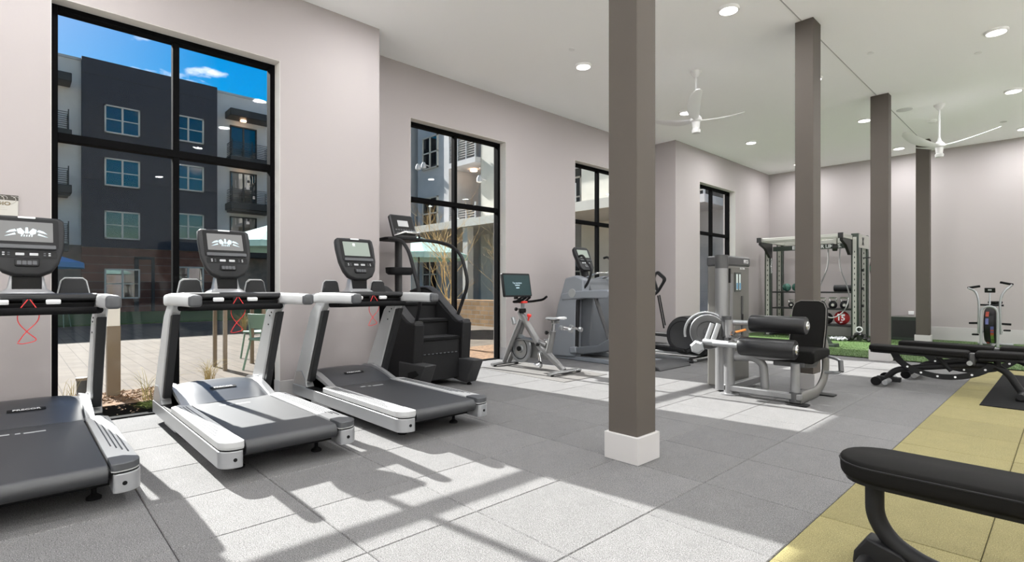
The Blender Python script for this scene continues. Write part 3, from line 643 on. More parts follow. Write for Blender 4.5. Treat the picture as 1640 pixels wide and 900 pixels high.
def make_treadmill(label, loc, screen='screen_grey', motif='wing'):
    e = empty('treadmill', label, 'treadmill', loc, group='treadmills in a row facing the window')
    MB().box(-1.98, -.16, -.33, .33, .09, .19).build('deck_frame', 'black_plastic', e, bevel=.01)
    # belt with rear roller
    prof = [(-1.36, .214), (-1.36, .228), (-.07, .228)] + [(-.07 + .047 * math.sin(math.radians(a)), .181 + .047 * math.cos(math.radians(a))) for a in range(15, 181, 15)] + [(-.3, .134), (-.3, .214)]
    MB().prism(prof, 'y', -.285, .285).build('belt', 'belt_rubber', e, angle=30)
    for q, (y0_, y1_) in enumerate(((-.13, -.085), (-.06, -.035), (-.02, .085))): MB().box(-1.205 + .012 * q, -1.175 + .012 * q, y0_, y1_, .228, .2286).build('belt_print', 'key_grey', e, smooth=False)
    MB().cyl((-.075, -.295, .178), (-.075, .295, .178), .028, 16).build('roller', 'black_plastic', e)
    for s in (1, -1):
        sd_ = MB().prism(rail_outline(.305, .43, -2.10, 0, .085, s), 'z', .085, .185).build('side_rail', 'silver_plastic', e, bevel=.014, seg=3)
        MB().prism(rail_outline(.298, .425, -1.40, -.004, .082, s), 'z', .192, .236).build('foot_rail', 'silver_light', sd_, bevel=.009, seg=3)
        MB().prism(rail_outline(.302, .423, -2.08, -.006, .08, s), 'z', .184, .193).build('seam', 'black_plastic', sd_, smooth=False)
        for k in range(4): MB().box(-1.28, -.42 + .06 * k, s * (.335 + .02 * k), s * (.341 + .02 * k), .235, .2385).build('grip_ridge', 'mid_plastic', sd_, smooth=False)
        MB().prism(rail_outline(.297, .4265, -.17, -.001, .083, s), 'z', .2, .2395).build('end_cap', 'mid_plastic' if s > 0 else 'silver_light', sd_, bevel=.008, seg=3)
        MB().cyl((-.004, s * .352, .135), (.0015, s * .352, .135), .011, 14).build('adjuster_hole', 'black_plastic', sd_)
        MB().box(-1.62, -1.25, s * .31, s * .42, .055, .09).build('lift_cover', 'silver_plastic', sd_, bevel=.012)
        MB().lathe([(.035, 0), (.035, .012), (.012, .03), (.012, .095)], c=(-.28, s * .25, 0), n=16).build('foot', 'black_rubber', e)
        MB().cyl((-1.9, s * .34, .055), (-1.9, s * .28, .055), .055, 18).build('wheel', 'black_rubber', e)
        # upright: pale shell with a dark rear insert
        up = MB().prism([(-1.99, .12), (-2.05, .2), (-1.62, .92), (-1.48, 1.02), (-1.30, 1.02), (-1.40, .93), (-1.72, .25), (-1.72, .12)], 'y', s * .352, s * .425).build('upright', 'silver_light', e, bevel=.012, seg=2)
        MB().prism([(-1.722, .25), (-1.66, .25), (-1.335, .94), (-1.402, .93)], 'y', s * .362, s * .416).build('insert', 'dark_plastic', up, bevel=.004)
        for z, x in ((.90, -1.50), (.82, -1.535), (.93, -1.46)): MB().cyl((x, s * .347, z), (x, s * .353, z), .007, 10).build('bolt', 'black_plastic', up)
        MB().prism([(-2.04, .19), (-1.70, .19), (-1.74, .27), (-1.82, .34), (-1.95, .33)], 'y', s * .345, s * .429).build('base_cover', 'silver_plastic', up, bevel=.01)
        # handrail arm
        rings = []
        for x, hh, ww, zc in ((-1.62, .030, .030, 1.035), (-1.58, .045, .042, 1.045), (-1.4, .05, .044, 1.052), (-1.1, .046, .043, 1.055), (-.82, .043, .042, 1.054), (-.775, .041, .040, 1.053)):
            rings.append([(x, s * .39 + y * ww, zc + z * hh) for y, z in rrect(-1, 1, -1, 1, .55, 4)])
        hr = MB().loft(rings).build('handrail', 'silver_light', e, angle=50)
        rings = [[(x, s * .39 + y * .041 * k, 1.053 + z * .042 * k) for y, z in rrect(-1, 1, -1, 1, .55, 4)] for x, k in ((-.776, 1), (-.755, .98), (-.742, .85), (-.738, .6))]
        MB().loft(rings).build('end_cap', 'mid_plastic', hr, angle=50)
        # accessory tray wing beside the console
        ty = s * .25
        tr = MB().prism([(ty - .085, 1.10), (ty + .085, 1.10), (ty + .066, 1.195), (ty + .05, 1.21), (ty - .05, 1.21), (ty - .066, 1.195)], 'x', -1.57, -1.545)
        tr.build('tray_wing', 'dark_plastic', e, bevel=.006)
        MB().tube([(-1.575, ty - .088, 1.10), (-1.575, ty - .07, 1.195), (-1.575, ty - .05, 1.215), (-1.575, ty + .05, 1.215), (-1.575, ty + .07, 1.195), (-1.575, ty + .088, 1.10)], .006, 6).build('tray_rim', 'silver_light', e)
    # motor hood, bowed across
    rings = []
    for i in range(13):
        y = -.352 + .704 * i / 12; k = 1 - .22 * (abs(y) / .352) ** 4
        rings.append([(x, y, .12 + (z - .12) * k) for x, z in ((-2.10, .12), (-2.115, .22), (-2.06, .285), (-1.94, .325), (-1.80, .335), (-1.66, .318), (-1.52, .282), (-1.40, .246), (-1.345, .232), (-1.345, .12))])
    hood = MB().loft(rings).build('motor_hood', 'hood_grey', e, angle=60)
    for s in (1, -1):
        rings = []
        for y in (.30, .31, .345, .352):
            k = 1.03 if y < .345 else .98
            rings.append([(x, s * y, .12 + (z - .12) * k * .97) for x, z in ((-2.10, .12), (-2.11, .22), (-2.06, .285), (-1.94, .327), (-1.80, .338), (-1.66, .322), (-1.52, .288), (-1.39, .25), (-1.33, .234), (-1.33, .12))])
        MB().loft(rings).build('hood_side', 'silver_plastic', hood, angle=60)
    MB().cbox((-1.585, 0, .3045), (.035, .20, .003), (0, math.radians(15.5), 0)).build('badge', 'black_plastic', hood, bevel=.001)
    text('lettering', 'PRECOR', .030, 'print_white', hood, (-1.585, 0, .3072), (math.radians(15.5), 0, math.radians(90)), .0006, (1.3, .95), .0007)
    # dash between the arms
    MB().prism([(-1.60, 1.075), (-1.56, 1.10), (-1.30, 1.108), (-1.245, 1.10), (-1.24, 1.07), (-1.30, 1.045), (-1.55, 1.04)], 'y', -.36, .36).build('dash', 'dark_plastic', e, bevel=.008)
    MB().prism([(-1.42, 1.045), (-1.26, 1.045), (-1.28, .995), (-1.36, .99)], 'y', -.34, .34).build('dash_pocket', 'black_plastic', e, bevel=.006)
    gb = MB().tube([(-1.30, -.37, .99), (-1.19, -.33, .992), (-1.165, -.2, .994), (-1.165, .2, .994), (-1.19, .33, .992), (-1.30, .37, .99)], .024, 12).build('grip_bar', 'black_rubber', e)
    for y in (-.125, .125): MB().cbox((-1.238, y, 1.052), (.03, .075, .028), (0, .3, 0)).build('pulse_sensor', 'print_white', e, bevel=.006)
    MB().cbox((-1.225, 0, 1.045), (.03, .05, .05)).build('stop_clip', 'black_plastic', e, bevel=.006)
    # console neck
    MB().loft([[(-1.50 + x * .09, y * .16, 1.095) for x, y in rrect(-1, 1, -1, 1, .4, 3)], [(-1.52 + x * .06, y * .10, 1.14) for x, y in rrect(-1, 1, -1, 1, .4, 3)], [(-1.53 + x * .045, y * .085, 1.23) for x, y in rrect(-1, 1, -1, 1, .4, 3)]]).build('console_neck', 'silver_plastic', e, angle=50)
    MB().box(-1.49, -1.455, -.075, .075, 1.105, 1.225).build('neck_cover', 'black_plastic', e, bevel=.006)
    MB().box(-1.475, -1.43, -.06, .06, 1.102, 1.114).build('neck_trim', 'orange_trim', e, bevel=.003)
    make_console(e, screen, motif, -1.515, 1.425, math.radians(22))
    # safety lanyard
    lp = smooth_path([(-1.20, 0, 1.07), (-1.185, -.04, 1.0), (-1.19, -.045, .93), (-1.2, .0, .86), (-1.2, .04, .81), (-1.2, -.02, .79), (-1.2, -.05, .795)], 6)
    MB().tube(lp, .0028, 6).build('safety_cord', 'red_cord', e)
    MB().tube(smooth_path([(-1.195, .01, 1.07), (-1.18, .05, .99), (-1.19, .045, .93), (-1.2, -.01, .86), (-1.2, -.045, .80)], 6), .0028, 6).build('safety_cord', 'red_cord', e)
    return e
make_treadmill('silver treadmill nearest the camera, cut off by the left edge', (-3.36, .07, 0))
make_treadmill('silver treadmill in the middle of the row, in front of the big window', (-3.36, 1.30, 0))
make_treadmill('silver treadmill beside the stair climber, last of the row', (-3.32, 2.47, 0), 'screen_light', 'logo')
def TB(e):
    """mesh builder that takes world coordinates for parts of thing e (unrotated)"""
    b = MB(); b.tf = Matrix.Translation(-Vector(e.location)); return b
mat('charcoal', (.010, .010, .011), .58, spec=.25, bump=.05, bscale=250); mat('charcoal_light', (.03, .03, .032), .55)
mat('frame_grey', (.24, .245, .255), .35, metal=.3); mat('cool_grey', (.21, .225, .25), .4, coat=.1); mat('cool_grey_dark', (.10, .108, .12), .4)
# ------------------------------------------------------------------ stair climber
e = empty('stair_climber', 'black stair climber machine with three steps beside the last treadmill', 'stair climber', (-5.4, 3.6, 0))
for s, y0, y1 in ((-1, 3.20, 3.33), (1, 3.87, 4.0)):
    TB(e).prism([(-6.10, .05), (-6.12, 1.0), (-6.05, 1.12), (-5.75, 1.13), (-5.60, 1.08), (-5.10, .76), (-4.93, .74), (-4.96, .32), (-5.0, .05)], 'y', y0, y1).build('side_panel', 'charcoal', e, bevel=.018, seg=3)
    TB(e).prism([(-5.25, .07), (-5.25, .31), (-4.72, .31), (-4.86, .035), (-4.95, .035)], 'y', y0 - .012, y1 + .012).build('front_shoe', 'charcoal_light', e, bevel=.012)
    TB(e).tube(smooth_path([(-6.10, (y0 + y1) / 2, 1.10), (-5.80, (y0 + y1) / 2, 1.15), (-5.58, (y0 + y1) / 2, 1.09), (-5.10, (y0 + y1) / 2, .775), (-4.95, (y0 + y1) / 2, .752)], 5), .045, 10, flat=(.55, 1.3)).build('panel_rim', 'charcoal_light', e)
    for x in (-4.9, -6.0): TB(e).lathe([(.028, 0), (.028, .012), (.01, .03), (.01, .08)], c=(x, (y0 + y1) / 2, 0), n=14).build('foot', 'black_rubber', e)
    TB(e).prism([(-5.05, .1), (-5.05, .2), (-4.9, .24), (-4.83, .2)], 'y', (y0 - .016) if s < 0 else y1 + .012, y0 - .012 if s < 0 else y1 + .016).build('vent', 'black_plastic', e)
for k, (x, z) in enumerate(((-4.98, .575), (-5.22, .77), (-5.46, .965))):
    st = TB(e).box(x - .27, x, 3.335, 3.865, z - .035, z).build('step', 'black_rubber', e, bevel=.008)
    for q in range(6): TB(e).box(x - .25 + q * .04, x - .235 + q * .04, 3.35, 3.85, z, z + .004).build('tread_ridge', 'charcoal_light', st, smooth=False)
    TB(e).box(x - .04, x - .02, 3.335, 3.865, z - .20, z - .035).build('riser', 'charcoal', e, bevel=.004)
TB(e).box(-5.1, -5.0, 3.335, 3.865, .08, .40).build('front_base', 'charcoal', e, bevel=.01)
for q in range(9): TB(e).box(-5.001, -4.996, 3.36 + q * .055, 3.39 + q * .055, .385, .395).build('base_slot', 'print_white' if q % 3 == 5 else 'cool_grey_dark', e, smooth=False)
TB(e).prism([(-6.10, .1), (-6.10, 1.05), (-5.72, 1.05), (-5.60, .9), (-5.60, .1)], 'y', 3.335, 3.865).build('drive_housing', 'charcoal', e, bevel=.02)
TB(e).tube([(-5.93, 3.6, .9), (-5.93, 3.6, 1.80)], .042, 14, flat=(1, 1.4)).build('mast', 'charcoal_light', e)
cu = TB(e)
cu.loft([[(-5.90 + p[0] * k, 3.6 + p[1] * k, z) for p in rrect(-.09, .10, -.18, .18, .06, 4)] for z, k in ((1.31, .8), (1.335, .97), (1.40, 1), (1.405, .9))])
cu.build('cup_holder', 'charcoal', e, angle=50)
TB(e).prism([(x, y) for x, y in [(-6.08, 3.36), (-5.80, 3.33), (-5.66, 3.40), (-5.66, 3.80), (-5.80, 3.87), (-6.08, 3.84)]], 'z', 1.74, 1.775).build('console_tray', 'charcoal', e, bevel=.01)
tfm = Matrix.Translation((-5.83, 3.6, 1.92)) @ Matrix.Rotation(math.radians(-24), 4, 'Y')
def cpart(name, m, parent, fn, bevel=0):
    q = MB(); q.tf = Matrix.Translation(-Vector(e.location)) @ tfm; fn(q); return q.build(name, m, parent, bevel=bevel)
ch = cpart('console', 'charcoal_light', e, lambda q: q.loft([[(x, y * k, z * k) for y, z in rrect(-.17, .17, -.16, .16, .03, 3)] for x, k in ((-.05, .85), (-.02, 1), (.015, 1), (.02, .96))]), 0)
cpart('face', 'black_plastic', ch, lambda q: q.prism(rrect(-.15, .15, -.13, .145, .015), 'x', .018, .022))
cpart('display', 'key_grey', ch, lambda q: q.prism(rrect(-.075, .075, -.01, .075, .004), 'x', .022, .024))
cpart('key_row', 'mid_plastic', ch, lambda q: [q.prism(rrect(-.13 + k * .037, -.105 + k * .037, -.07, -.05, .003), 'x', .022, .025) for k in range(8)])
cpart('reading_ledge', 'mid_plastic', ch, lambda q: q.box(.02, .05, -.14, .14, -.125, -.11), .003)
TB(e).tube(bend_path([(-5.75, 3.62, 1.76), (-5.6, 3.95, 1.74), (-5.30, 3.98, 1.67), (-5.10, 3.98, 1.54), (-4.97, 3.98, 1.20), (-5.16, 3.95, .78)], .12), .021, 12).build('handrail', 'charcoal', e)
TB(e).tube(bend_path([(-5.75, 3.58, 1.76), (-5.6, 3.25, 1.74), (-5.22, 3.22, 1.68), (-5.08, 3.22, 1.55), (-4.88, 3.22, 1.12), (-4.90, 3.25, .95), (-5.0, 3.26, .76)], .12), .021, 12).build('handrail', 'charcoal', e)
TB(e).tube([(-5.72, 3.42, 1.79), (-5.62, 3.5, 1.83), (-5.62, 3.7, 1.83), (-5.72, 3.78, 1.79)], .017, 10).build('front_bar', 'chrome', e)
# ------------------------------------------------------------------ exercise bike and its mat
mat('bike_grey', (.20, .20, .20), .32, metal=.4); mat('mat_grey', (.11, .105, .10), .8, bump=.3, bscale=300); mat('knob_red', (.75, .04, .03), .4)
mat('screen_teal', (.008, .02, .022), .35, spec=.2, emit=(.02, .055, .058), estr=.35)
tag(MB().box(-5.80, -4.20, 4.84, 5.70, .0, .006).build('exercise_mat', 'mat_grey', bevel=.002), 'thin grey floor mat under the exercise bike', 'mat')
e = empty('exercise_bike', 'grey spin bike with large touchscreen standing on a mat', 'exercise bike', (-5.1, 5.3, .006))
Y = 5.3
for x, y0, y1 in ((-5.74, 5.05, 5.55), (-4.58, 5.0, 5.6)):
    o = TB(e).tube([(x - .02, y0, .03), (x, y0 + .1, .04), (x, y1 - .1, .04), (x - .02, y1, .03)], .032, 12, flat=(.7, 1.4)).build('stabilizer', 'bike_grey', e)
    for y in (y0 + .03, y1 - .03): TB(e).lathe([(.03, 0), (.03, .012), (.012, .02)], c=(x, y, .006), n=12).build('foot', 'black_rubber', o)
TB(e).tube([(-5.72, Y - .05, .05), (-5.55, Y - .06, .35), (-5.38, Y - .03, .70)], [.034, .036, .04], 12).build('fork', 'bike_grey', e)
TB(e).tube([(-5.72, Y + .05, .05), (-5.55, Y + .06, .35), (-5.38, Y + .03, .70)], [.034, .036, .04], 12).build('fork', 'bike_grey', e)
TB(e).tube([(-5.44, Y, .80), (-5.30, Y, .64), (-5.02, Y, .32), (-4.86, Y, .22), (-4.72, Y, .13), (-4.60, Y, .05)], [.042, .05, .05, .05, .042, .036], 14).build('main_tube', 'bike_grey', e)
TB(e).tube([(-5.50, Y, .40), (-5.34, Y, .42), (-5.05, Y, .40), (-4.92, Y, .36)], [.028, .034, .034, .03], 12).build('cross_tube', 'bike_grey', e)
TB(e).tube([(-4.90, Y, .20), (-4.84, Y, .40), (-4.80, Y, .56)], [.045, .043, .042], 14).build('seat_tube', 'bike_grey', e)
TB(e).tube([(-4.80, Y, .54), (-4.78, Y, .70)], .026, 12).build('seat_post', 'chrome', e)
TB(e).tube([(-5.41, Y, .74), (-5.38, Y, .93)], .030, 12).build('handlebar_post', 'steel_grey', e)
TB(e).lathe([(.052, -.03), (.056, 0), (.052, .03)], c=(-5.39, Y, .82), n=14).build('post_collar', 'black_plastic', e)
# flywheel
fw = TB(e).lathe([(.185, -.022), (.2, -.018), (.2, .018), (.185, .022), (.15, .024), (.145, .012), (.06, .012), (.05, .03), (.001, .03)], c=(-5.42, Y, .275), n=40, axis=(0, -1, 0)).build('flywheel', 'steel_grey', e)
TB(e).torus((-5.42, Y - .024, .275), .148, .006, axis=(0, 1, 0)).build('flywheel_ring', 'black_plastic', fw)
TB(e).cyl((-5.42, Y - .05, .275), (-5.42, Y + .05, .275), .035, 18).build('flywheel_hub', 'black_plastic', fw)
TB(e).loft([[(-5.0 + (1 if False else 0) + dx, Y + .055 + t, .27 + dz) for dx, dz in [(-.45 + .12 * math.cos(a), .12 * math.sin(a)) for a in [math.radians(q) for q in range(90, 271, 20)]] + [(.02 + .10 * math.cos(a), -.02 + .10 * math.sin(a)) for a in [math.radians(q) for q in range(-90, 91, 20)]]] for t in (0, .03)]).build('belt_guard', 'bike_grey', e, bevel=.006)
# cranks and pedals
cr = TB(e).cyl((-4.98, Y - .09, .25), (-4.98, Y + .11, .25), .022, 14).build('crank_axle', 'steel_grey', e)
for s, dx, dz in ((-1, .05, -.15), (1, -.05, .15)):
    TB(e).tube([(-4.98, Y + s * .085, .25), (-4.98 + dx, Y + s * .10, .25 + dz)], .014, 10, flat=(1, 1.5)).build('crank', 'chrome', e)
    p = TB(e).cbox((-4.98 + dx, Y + s * .155, .25 + dz), (.10, .08, .022), (0, .4, 0)).build('pedal', 'chrome', e, bevel=.004)
    TB(e).torus((-4.95 + dx, Y + s * .155, .265 + dz), .04, .008, axis=(1, 0, .3), n=16, a0=0, a1=3.3).build('toe_cage', 'black_plastic', p)
# saddle
rings = []
for x, hw, z in ((-4.93, .018, .735), (-4.90, .03, .742), (-4.82, .04, .742), (-4.74, .065, .745), (-4.68, .085, .752), (-4.63, .085, .757), (-4.605, .06, .755)):
    rings.append([(x, Y + hw * a, z + b_) for a, b_ in ((-1, -.022), (-.9, -.004), (-.4, .004), (0, -.001), (.4, .004), (.9, -.004), (1, -.022), (0, -.03))])
sa = TB(e).loft(rings).build('saddle', 'silver_light', e, angle=70)
TB(e).tube([(-4.88, Y - .02, .715), (-4.78, Y - .02, .70), (-4.66, Y - .02, .72)], .006, 6).build('saddle_rail', 'chrome', sa)
TB(e).box(-4.82, -4.70, Y - .02, Y + .02, .665, .70).build('saddle_clamp', 'steel_grey', e, bevel=.006)
# hand weights behind the saddle
for s in (-1, 1):
    TB(e).tube([(-4.66, Y + s * .03, .62), (-4.52, Y + s * .09, .60)], .012, 8).build('weight_bracket', 'chrome', e)
    w_ = TB(e).cyl((-4.58, Y + s * .10, .625), (-4.42, Y + s * .10, .60), .014, 10).build('hand_weight', 'chrome', e)
    for q in (0, .16): TB(e).cyl((-4.585 + q, Y + s * .10, .626 - q * .15), (-4.545 + q, Y + s * .10, .62 - q * .15), .030, 12).build('weight_head', 'steel_grey', w_)
# resistance knob, adjusters, bottle holder
TB(e).lathe([(.010, 0), (.014, .05), (.03, .06), (.032, .085), (.024, .095)], c=(-5.27, Y, .68), n=16, axis=(.25, 0, 1)).build('resistance_knob', 'knob_red', e)
for x, z in ((-5.44, .84), (-4.85, .54), (-5.02, .37)): TB(e).lathe([(.008, 0), (.008, .03), (.026, .034), (.026, .055), (.01, .06)], c=(x, Y - .03, z), n=14, axis=(0, -1, 0)).build('adjuster_knob', 'black_plastic', e)
TB(e).lathe([(.034, 0), (.038, .10)], c=(-5.53, Y - .02, .62), n=14, axis=(-.35, 0, 1)).build('bottle_cage', 'steel_grey', e)
# handlebar
for s in (-1, 1):
    TB(e).tube(bend_path([(-5.38, Y, .945), (-5.40, Y + s * .19, .945), (-5.18, Y + s * .21, .975), (-5.10, Y + s * .20, 1.02)], .06), .017, 10).build('handlebar', 'black_rubber', e)
TB(e).tube(bend_path([(-5.42, Y - .09, .95), (-5.30, Y - .09, 1.02), (-5.30, Y + .09, 1.02), (-5.42, Y + .09, .95)], .05), .015, 10).build('inner_bar', 'black_rubber', e)
TB(e).box(-5.44, -5.33, Y - .05, Y + .05, .925, .955).build('handlebar_clamp', 'knob_red', e, bevel=.008)
# touchscreen
tfm = Matrix.Translation(-Vector(e.location)) @ Matrix.Translation((-5.50, Y, 1.185)) @ Matrix.Rotation(math.radians(-10), 4, 'Y')
def spart(name, m, parent, fn, bevel=0):
    q = MB(); q.tf = tfm; fn(q); return q.build(name, m, parent, bevel=bevel)
sc = spart('touchscreen', 'black_plastic', e, lambda q: q.prism(rrect(-.275, .275, -.17, .17, .016), 'x', -.03, .008), .004)
spart('display', 'screen_teal', sc, lambda q: q.prism(rrect(-.255, .255, -.15, .145, .004), 'x', .008, .0095))
for z, w_, hh in ((.03, .105, .012), (-.0, .08, .005), (-.012, .07, .004), (-.043, .05, .012)): spart('screen_text_bar', 'screen_motif', sc, lambda q: q.prism(rrect(-w_ / 1.6, w_ / 1.6, z - hh / 2, z + hh / 2, .002), 'x', .0095, .0102)) if z < .02 else None
t_ = text('screen_lettering', 'Tap anywhere', .032, 'screen_motif', sc, (0, 0, 0), (0, 0, 0), .0004)
t_.matrix_local = tfm @ Matrix.Translation((.0102, 0, .028)) @ Euler((math.radians(90), 0, math.radians(90))).to_matrix().to_4x4()
spart('screen_arm', 'black_plastic', e, lambda q: q.box(-.07, -.03, -.03, .03, -.2, .02), .006)
# ------------------------------------------------------------------ stride trainer (tall grey)
e = empty('stride_trainer', 'tall grey adaptive stride trainer with swinging arms behind the spin bike', 'cross trainer', (-5.0, 6.85, 0))
TB(e).prism([(-5.85, .03), (-5.83, .4), (-5.72, .87), (-5.56, 1.30), (-5.35, 1.34), (-5.18, 1.28), (-5.20, 1.0), (-5.34, .95), (-5.36, .05)], 'y', 6.42, 6.60).build('side_tower', 'cool_grey', e, bevel=.03, seg=3)
TB(e).prism([(-5.85, .03), (-5.83, .4), (-5.72, .87), (-5.56, 1.30), (-5.35, 1.34), (-5.18, 1.28), (-5.20, 1.0), (-5.34, .95), (-5.36, .05)], 'y', 7.10, 7.28).build('side_tower', 'cool_grey', e, bevel=.03, seg=3)
TB(e).prism([(-5.75, .2), (-5.65, 1.15), (-5.25, 1.3), (-5.1, 1.0), (-5.2, .15)], 'y', 6.58, 7.12).build('core_housing', 'cool_grey_dark', e, bevel=.02)
TB(e).prism([(-5.86, .0), (-5.86, .07), (-3.9, .05), (-3.85, .0)], 'y', 6.45, 6.56).build('base_rail', 'cool_grey', e, bevel=.012)
TB(e).prism([(-5.86, .0), (-5.86, .07), (-3.9, .05), (-3.85, .0)], 'y', 7.14, 7.25).build('base_rail', 'cool_grey', e, bevel=.012)
TB(e).prism([(-4.22, .0), (-4.22, .075), (-4.0, .085), (-3.88, .05), (-3.84, .0)], 'y', 6.42, 7.28).build('rear_step', 'charcoal_light', e, bevel=.018, seg=3)
for s, yy in ((-1, 6.47), (1, 7.23)):
    ar = TB(e).prism([(-5.62, .94), (-5.62, 1.05), (-5.30, 1.10), (-4.72, 1.12), (-4.66, 1.06), (-4.72, .985), (-5.2, .98)], 'y', yy - .06, yy + .06).build('upper_arm', 'cool_grey', e, bevel=.02, seg=3)
    TB(e).tube([(-5.33, yy, .96), (-5.36, yy, .20)], .035, 12).build('front_column', 'charcoal', e)
    TB(e).tube([(-5.00, yy, 1.04), (-4.70, yy, .30)], [.045, .034], 12, flat=(1, .6)).build('swing_link', 'charcoal_light', e)
    pd = TB(e).prism([(-5.42, .12), (-5.42, .20), (-4.92, .27), (-4.72, .38), (-4.62, .38), (-4.60, .24), (-4.75, .19), (-5.2, .11)], 'y', yy - .055, yy + .055).build('foot_pedal', 'cool_grey_dark', e, bevel=.015)
    TB(e).cbox((-5.38, yy, .165), (.12, .15, .10), (0, -.15, 0)).build('pedal_toe', 'cool_grey', pd, bevel=.015)
    TB(e).tube(bend_path([(-5.30, yy, 1.06), (-5.14, yy, 1.20), (-5.06, yy - s * .02, 1.42), (-5.28, yy - s * .05, 1.66), (-5.36, yy - s * .05, 1.64)], .08), .019, 10).build('swing_handle', 'charcoal', e)
    TB(e).lathe([(.07, -.07), (.075, 0), (.07, .07)], c=(-5.40, yy, 1.06), n=18, axis=(0, 1, 0)).build('pivot_cap', 'silver_plastic', ar)
TB(e).tube(bend_path([(-5.3, 6.62, 1.30), (-5.05, 6.62, 1.38), (-5.05, 7.08, 1.38), (-5.3, 7.08, 1.30)], .08), .017, 10).build('fixed_handle', 'chrome', e)
TB(e).tube([(-5.45, 6.85, 1.2), (-5.52, 6.85, 1.45)], .06, 12).build('console_neck', 'charcoal', e)
tr_ = MB()
def make_generic_console(e, cx, cy, cz, tilt, rz, w, h, screen):
    tfm = Matrix.Translation(-Vector(e.location)) @ Matrix.Translation((cx, cy, cz)) @ Matrix.Rotation(rz, 4, 'Z') @ Matrix.Rotation(-tilt, 4, 'Y')
    def cp(name, m, parent, fn, bevel=0):
        q = MB(); q.tf = tfm; fn(q); return q.build(name, m, parent, bevel=bevel, angle=50)
    ch = cp('console', 'dark_plastic', e, lambda q: q.loft([[(x, y * k * (1 - .12 * (z < 0)), z * k) for y, z in rrect(-w, w, -h, h, w * .4, 4)] for x, k in ((-.07, .75), (-.03, .97), (.0, 1), (.018, .95))]))
    cp('face', 'black_plastic', ch, lambda q: q.prism(rrect(-w * .8, w * .8, -h * .15, h * .85, .01), 'x', .016, .021))
    cp('screen', screen, ch, lambda q: q.prism(rrect(-w * .66, w * .66, h * .08, h * .72, .004), 'x', .021, .023))
    cp('ledge', 'mid_plastic', ch, lambda q: q.box(.016, .04, -w * .72, w * .72, -h * .22, -h * .14), .003)
    cp('key_row', 'key_grey', ch, lambda q: [q.prism(rrect(-w * .5 + k * w * .26, -w * .32 + k * w * .26, -h * .42, -h * .33, .003), 'x', .016, .021) for k in range(4)])
    cp('speed_pad', 'mid_plastic', ch, lambda q: q.prism(rrect(-w * .3, w * .3, -h * .75, -h * .52, .01), 'x', .014, .026))
    return ch
make_generic_console(e, -5.52, 6.85, 1.62, math.radians(24), 0, .20, .215, 'screen_light')
# ------------------------------------------------------------------ elliptical with round drive cover
e = empty('elliptical_trainer', 'black elliptical trainer with big round drive cover, half hidden by the near column', 'cross trainer', (-4.8, 7.85, 0))
EX, EY, EZ = -4.16, 7.85, .40
TB(e).lathe([(.285, -.24), (.30, -.20), (.30, .20), (.285, .24)], c=(EX, EY, EZ), n=44, axis=(0, -1, 0)).build('drive_cover', 'charcoal', e)
for s in (-1, 1):
    d_ = TB(e).lathe([(.27, .0), (.275, .012), (.25, .022), (.20, .026), (.19, .022), (.001, .026)], c=(EX, EY + s * .24, EZ), n=44, axis=(0, s, 0)).build('side_disc', 'charcoal_light', e)
    TB(e).torus((EX, EY + s * .262, EZ), .222, .006, axis=(0, 1, 0), n=40, m=6).build('disc_groove', 'black_plastic', d_)
TB(e).prism([(-4.2, .62), (-3.98, .66), (-3.82, .58), (-3.78, .2), (-3.86, .1), (-4.2, .12)], 'y', EY - .22, EY + .22).build('rear_shroud', 'charcoal', e, bevel=.03, seg=3)
for yy in (7.55, 8.15): TB(e).prism([(-5.7, .025), (-5.7, .075), (-3.95, .075), (-3.9, .025)], 'y', yy - .035, yy + .035).build('base_rail', 'steel_grey', e, bevel=.01)
TB(e).tube([(-3.96, 7.48, .05), (-3.96, 8.22, .05)], .035, 12).build('rear_stabilizer', 'chrome', e)
for yy in (7.5, 8.2): TB(e).lathe([(.035, 0), (.035, .015), (.014, .03)], c=(-3.96, yy, 0), n=14).build('foot', 'black_rubber', e)
TB(e).tube([(-5.6, 7.5, .05), (-5.6, 8.2, .05)], .035, 12).build('front_stabilizer', 'chrome', e)
TB(e).tube([(-5.45, EY, .06), (-5.35, EY, .7), (-5.25, EY, 1.35)], .05, 14).build('mast', 'charcoal', e)
for s in (-1, 1):
    yy = EY + s * .26; dx = -.34 if s > 0 else 0
    TB(e).prism([(-5.2, .17), (-5.2, .22), (-4.5, .22), (-4.12, .20), (-4.08, .15), (-4.4, .14), (-4.9, .16)] if s < 0 else [(-5.2, .33), (-5.2, .38), (-4.5, .38), (-4.15, .5), (-4.1, .45), (-4.4, .30), (-4.9, .32)], 'y', yy - .07, yy + .07).build('foot_pedal', 'charcoal', e, bevel=.012)
    TB(e).tube([(-4.45 + dx, yy + s * .05, .50), (-4.56 + dx, yy + s * .05, 1.02)], .013, 8).build('link_rod', 'charcoal', e)
    TB(e).tube(bend_path([(-4.72 + dx, yy, .98), (-4.58 + dx, yy, 1.08), (-4.44 + dx, yy, 1.29), (-4.60 + dx, yy, 1.42), (-4.66 + dx, yy, 1.30), (-4.58 + dx, yy, 1.08)], .05), .017, 8).build('swing_handle', 'charcoal', e)
    TB(e).tube([(-5.3, EY + s * .05, 1.12), (-4.95 + dx * .6, yy, 1.03), (-4.72 + dx, yy, .98)], .022, 10).build('handle_arm', 'steel_grey', e)
make_generic_console(e, -5.25, EY, 1.48, math.radians(22), 0, .19, .2, 'screen_light')
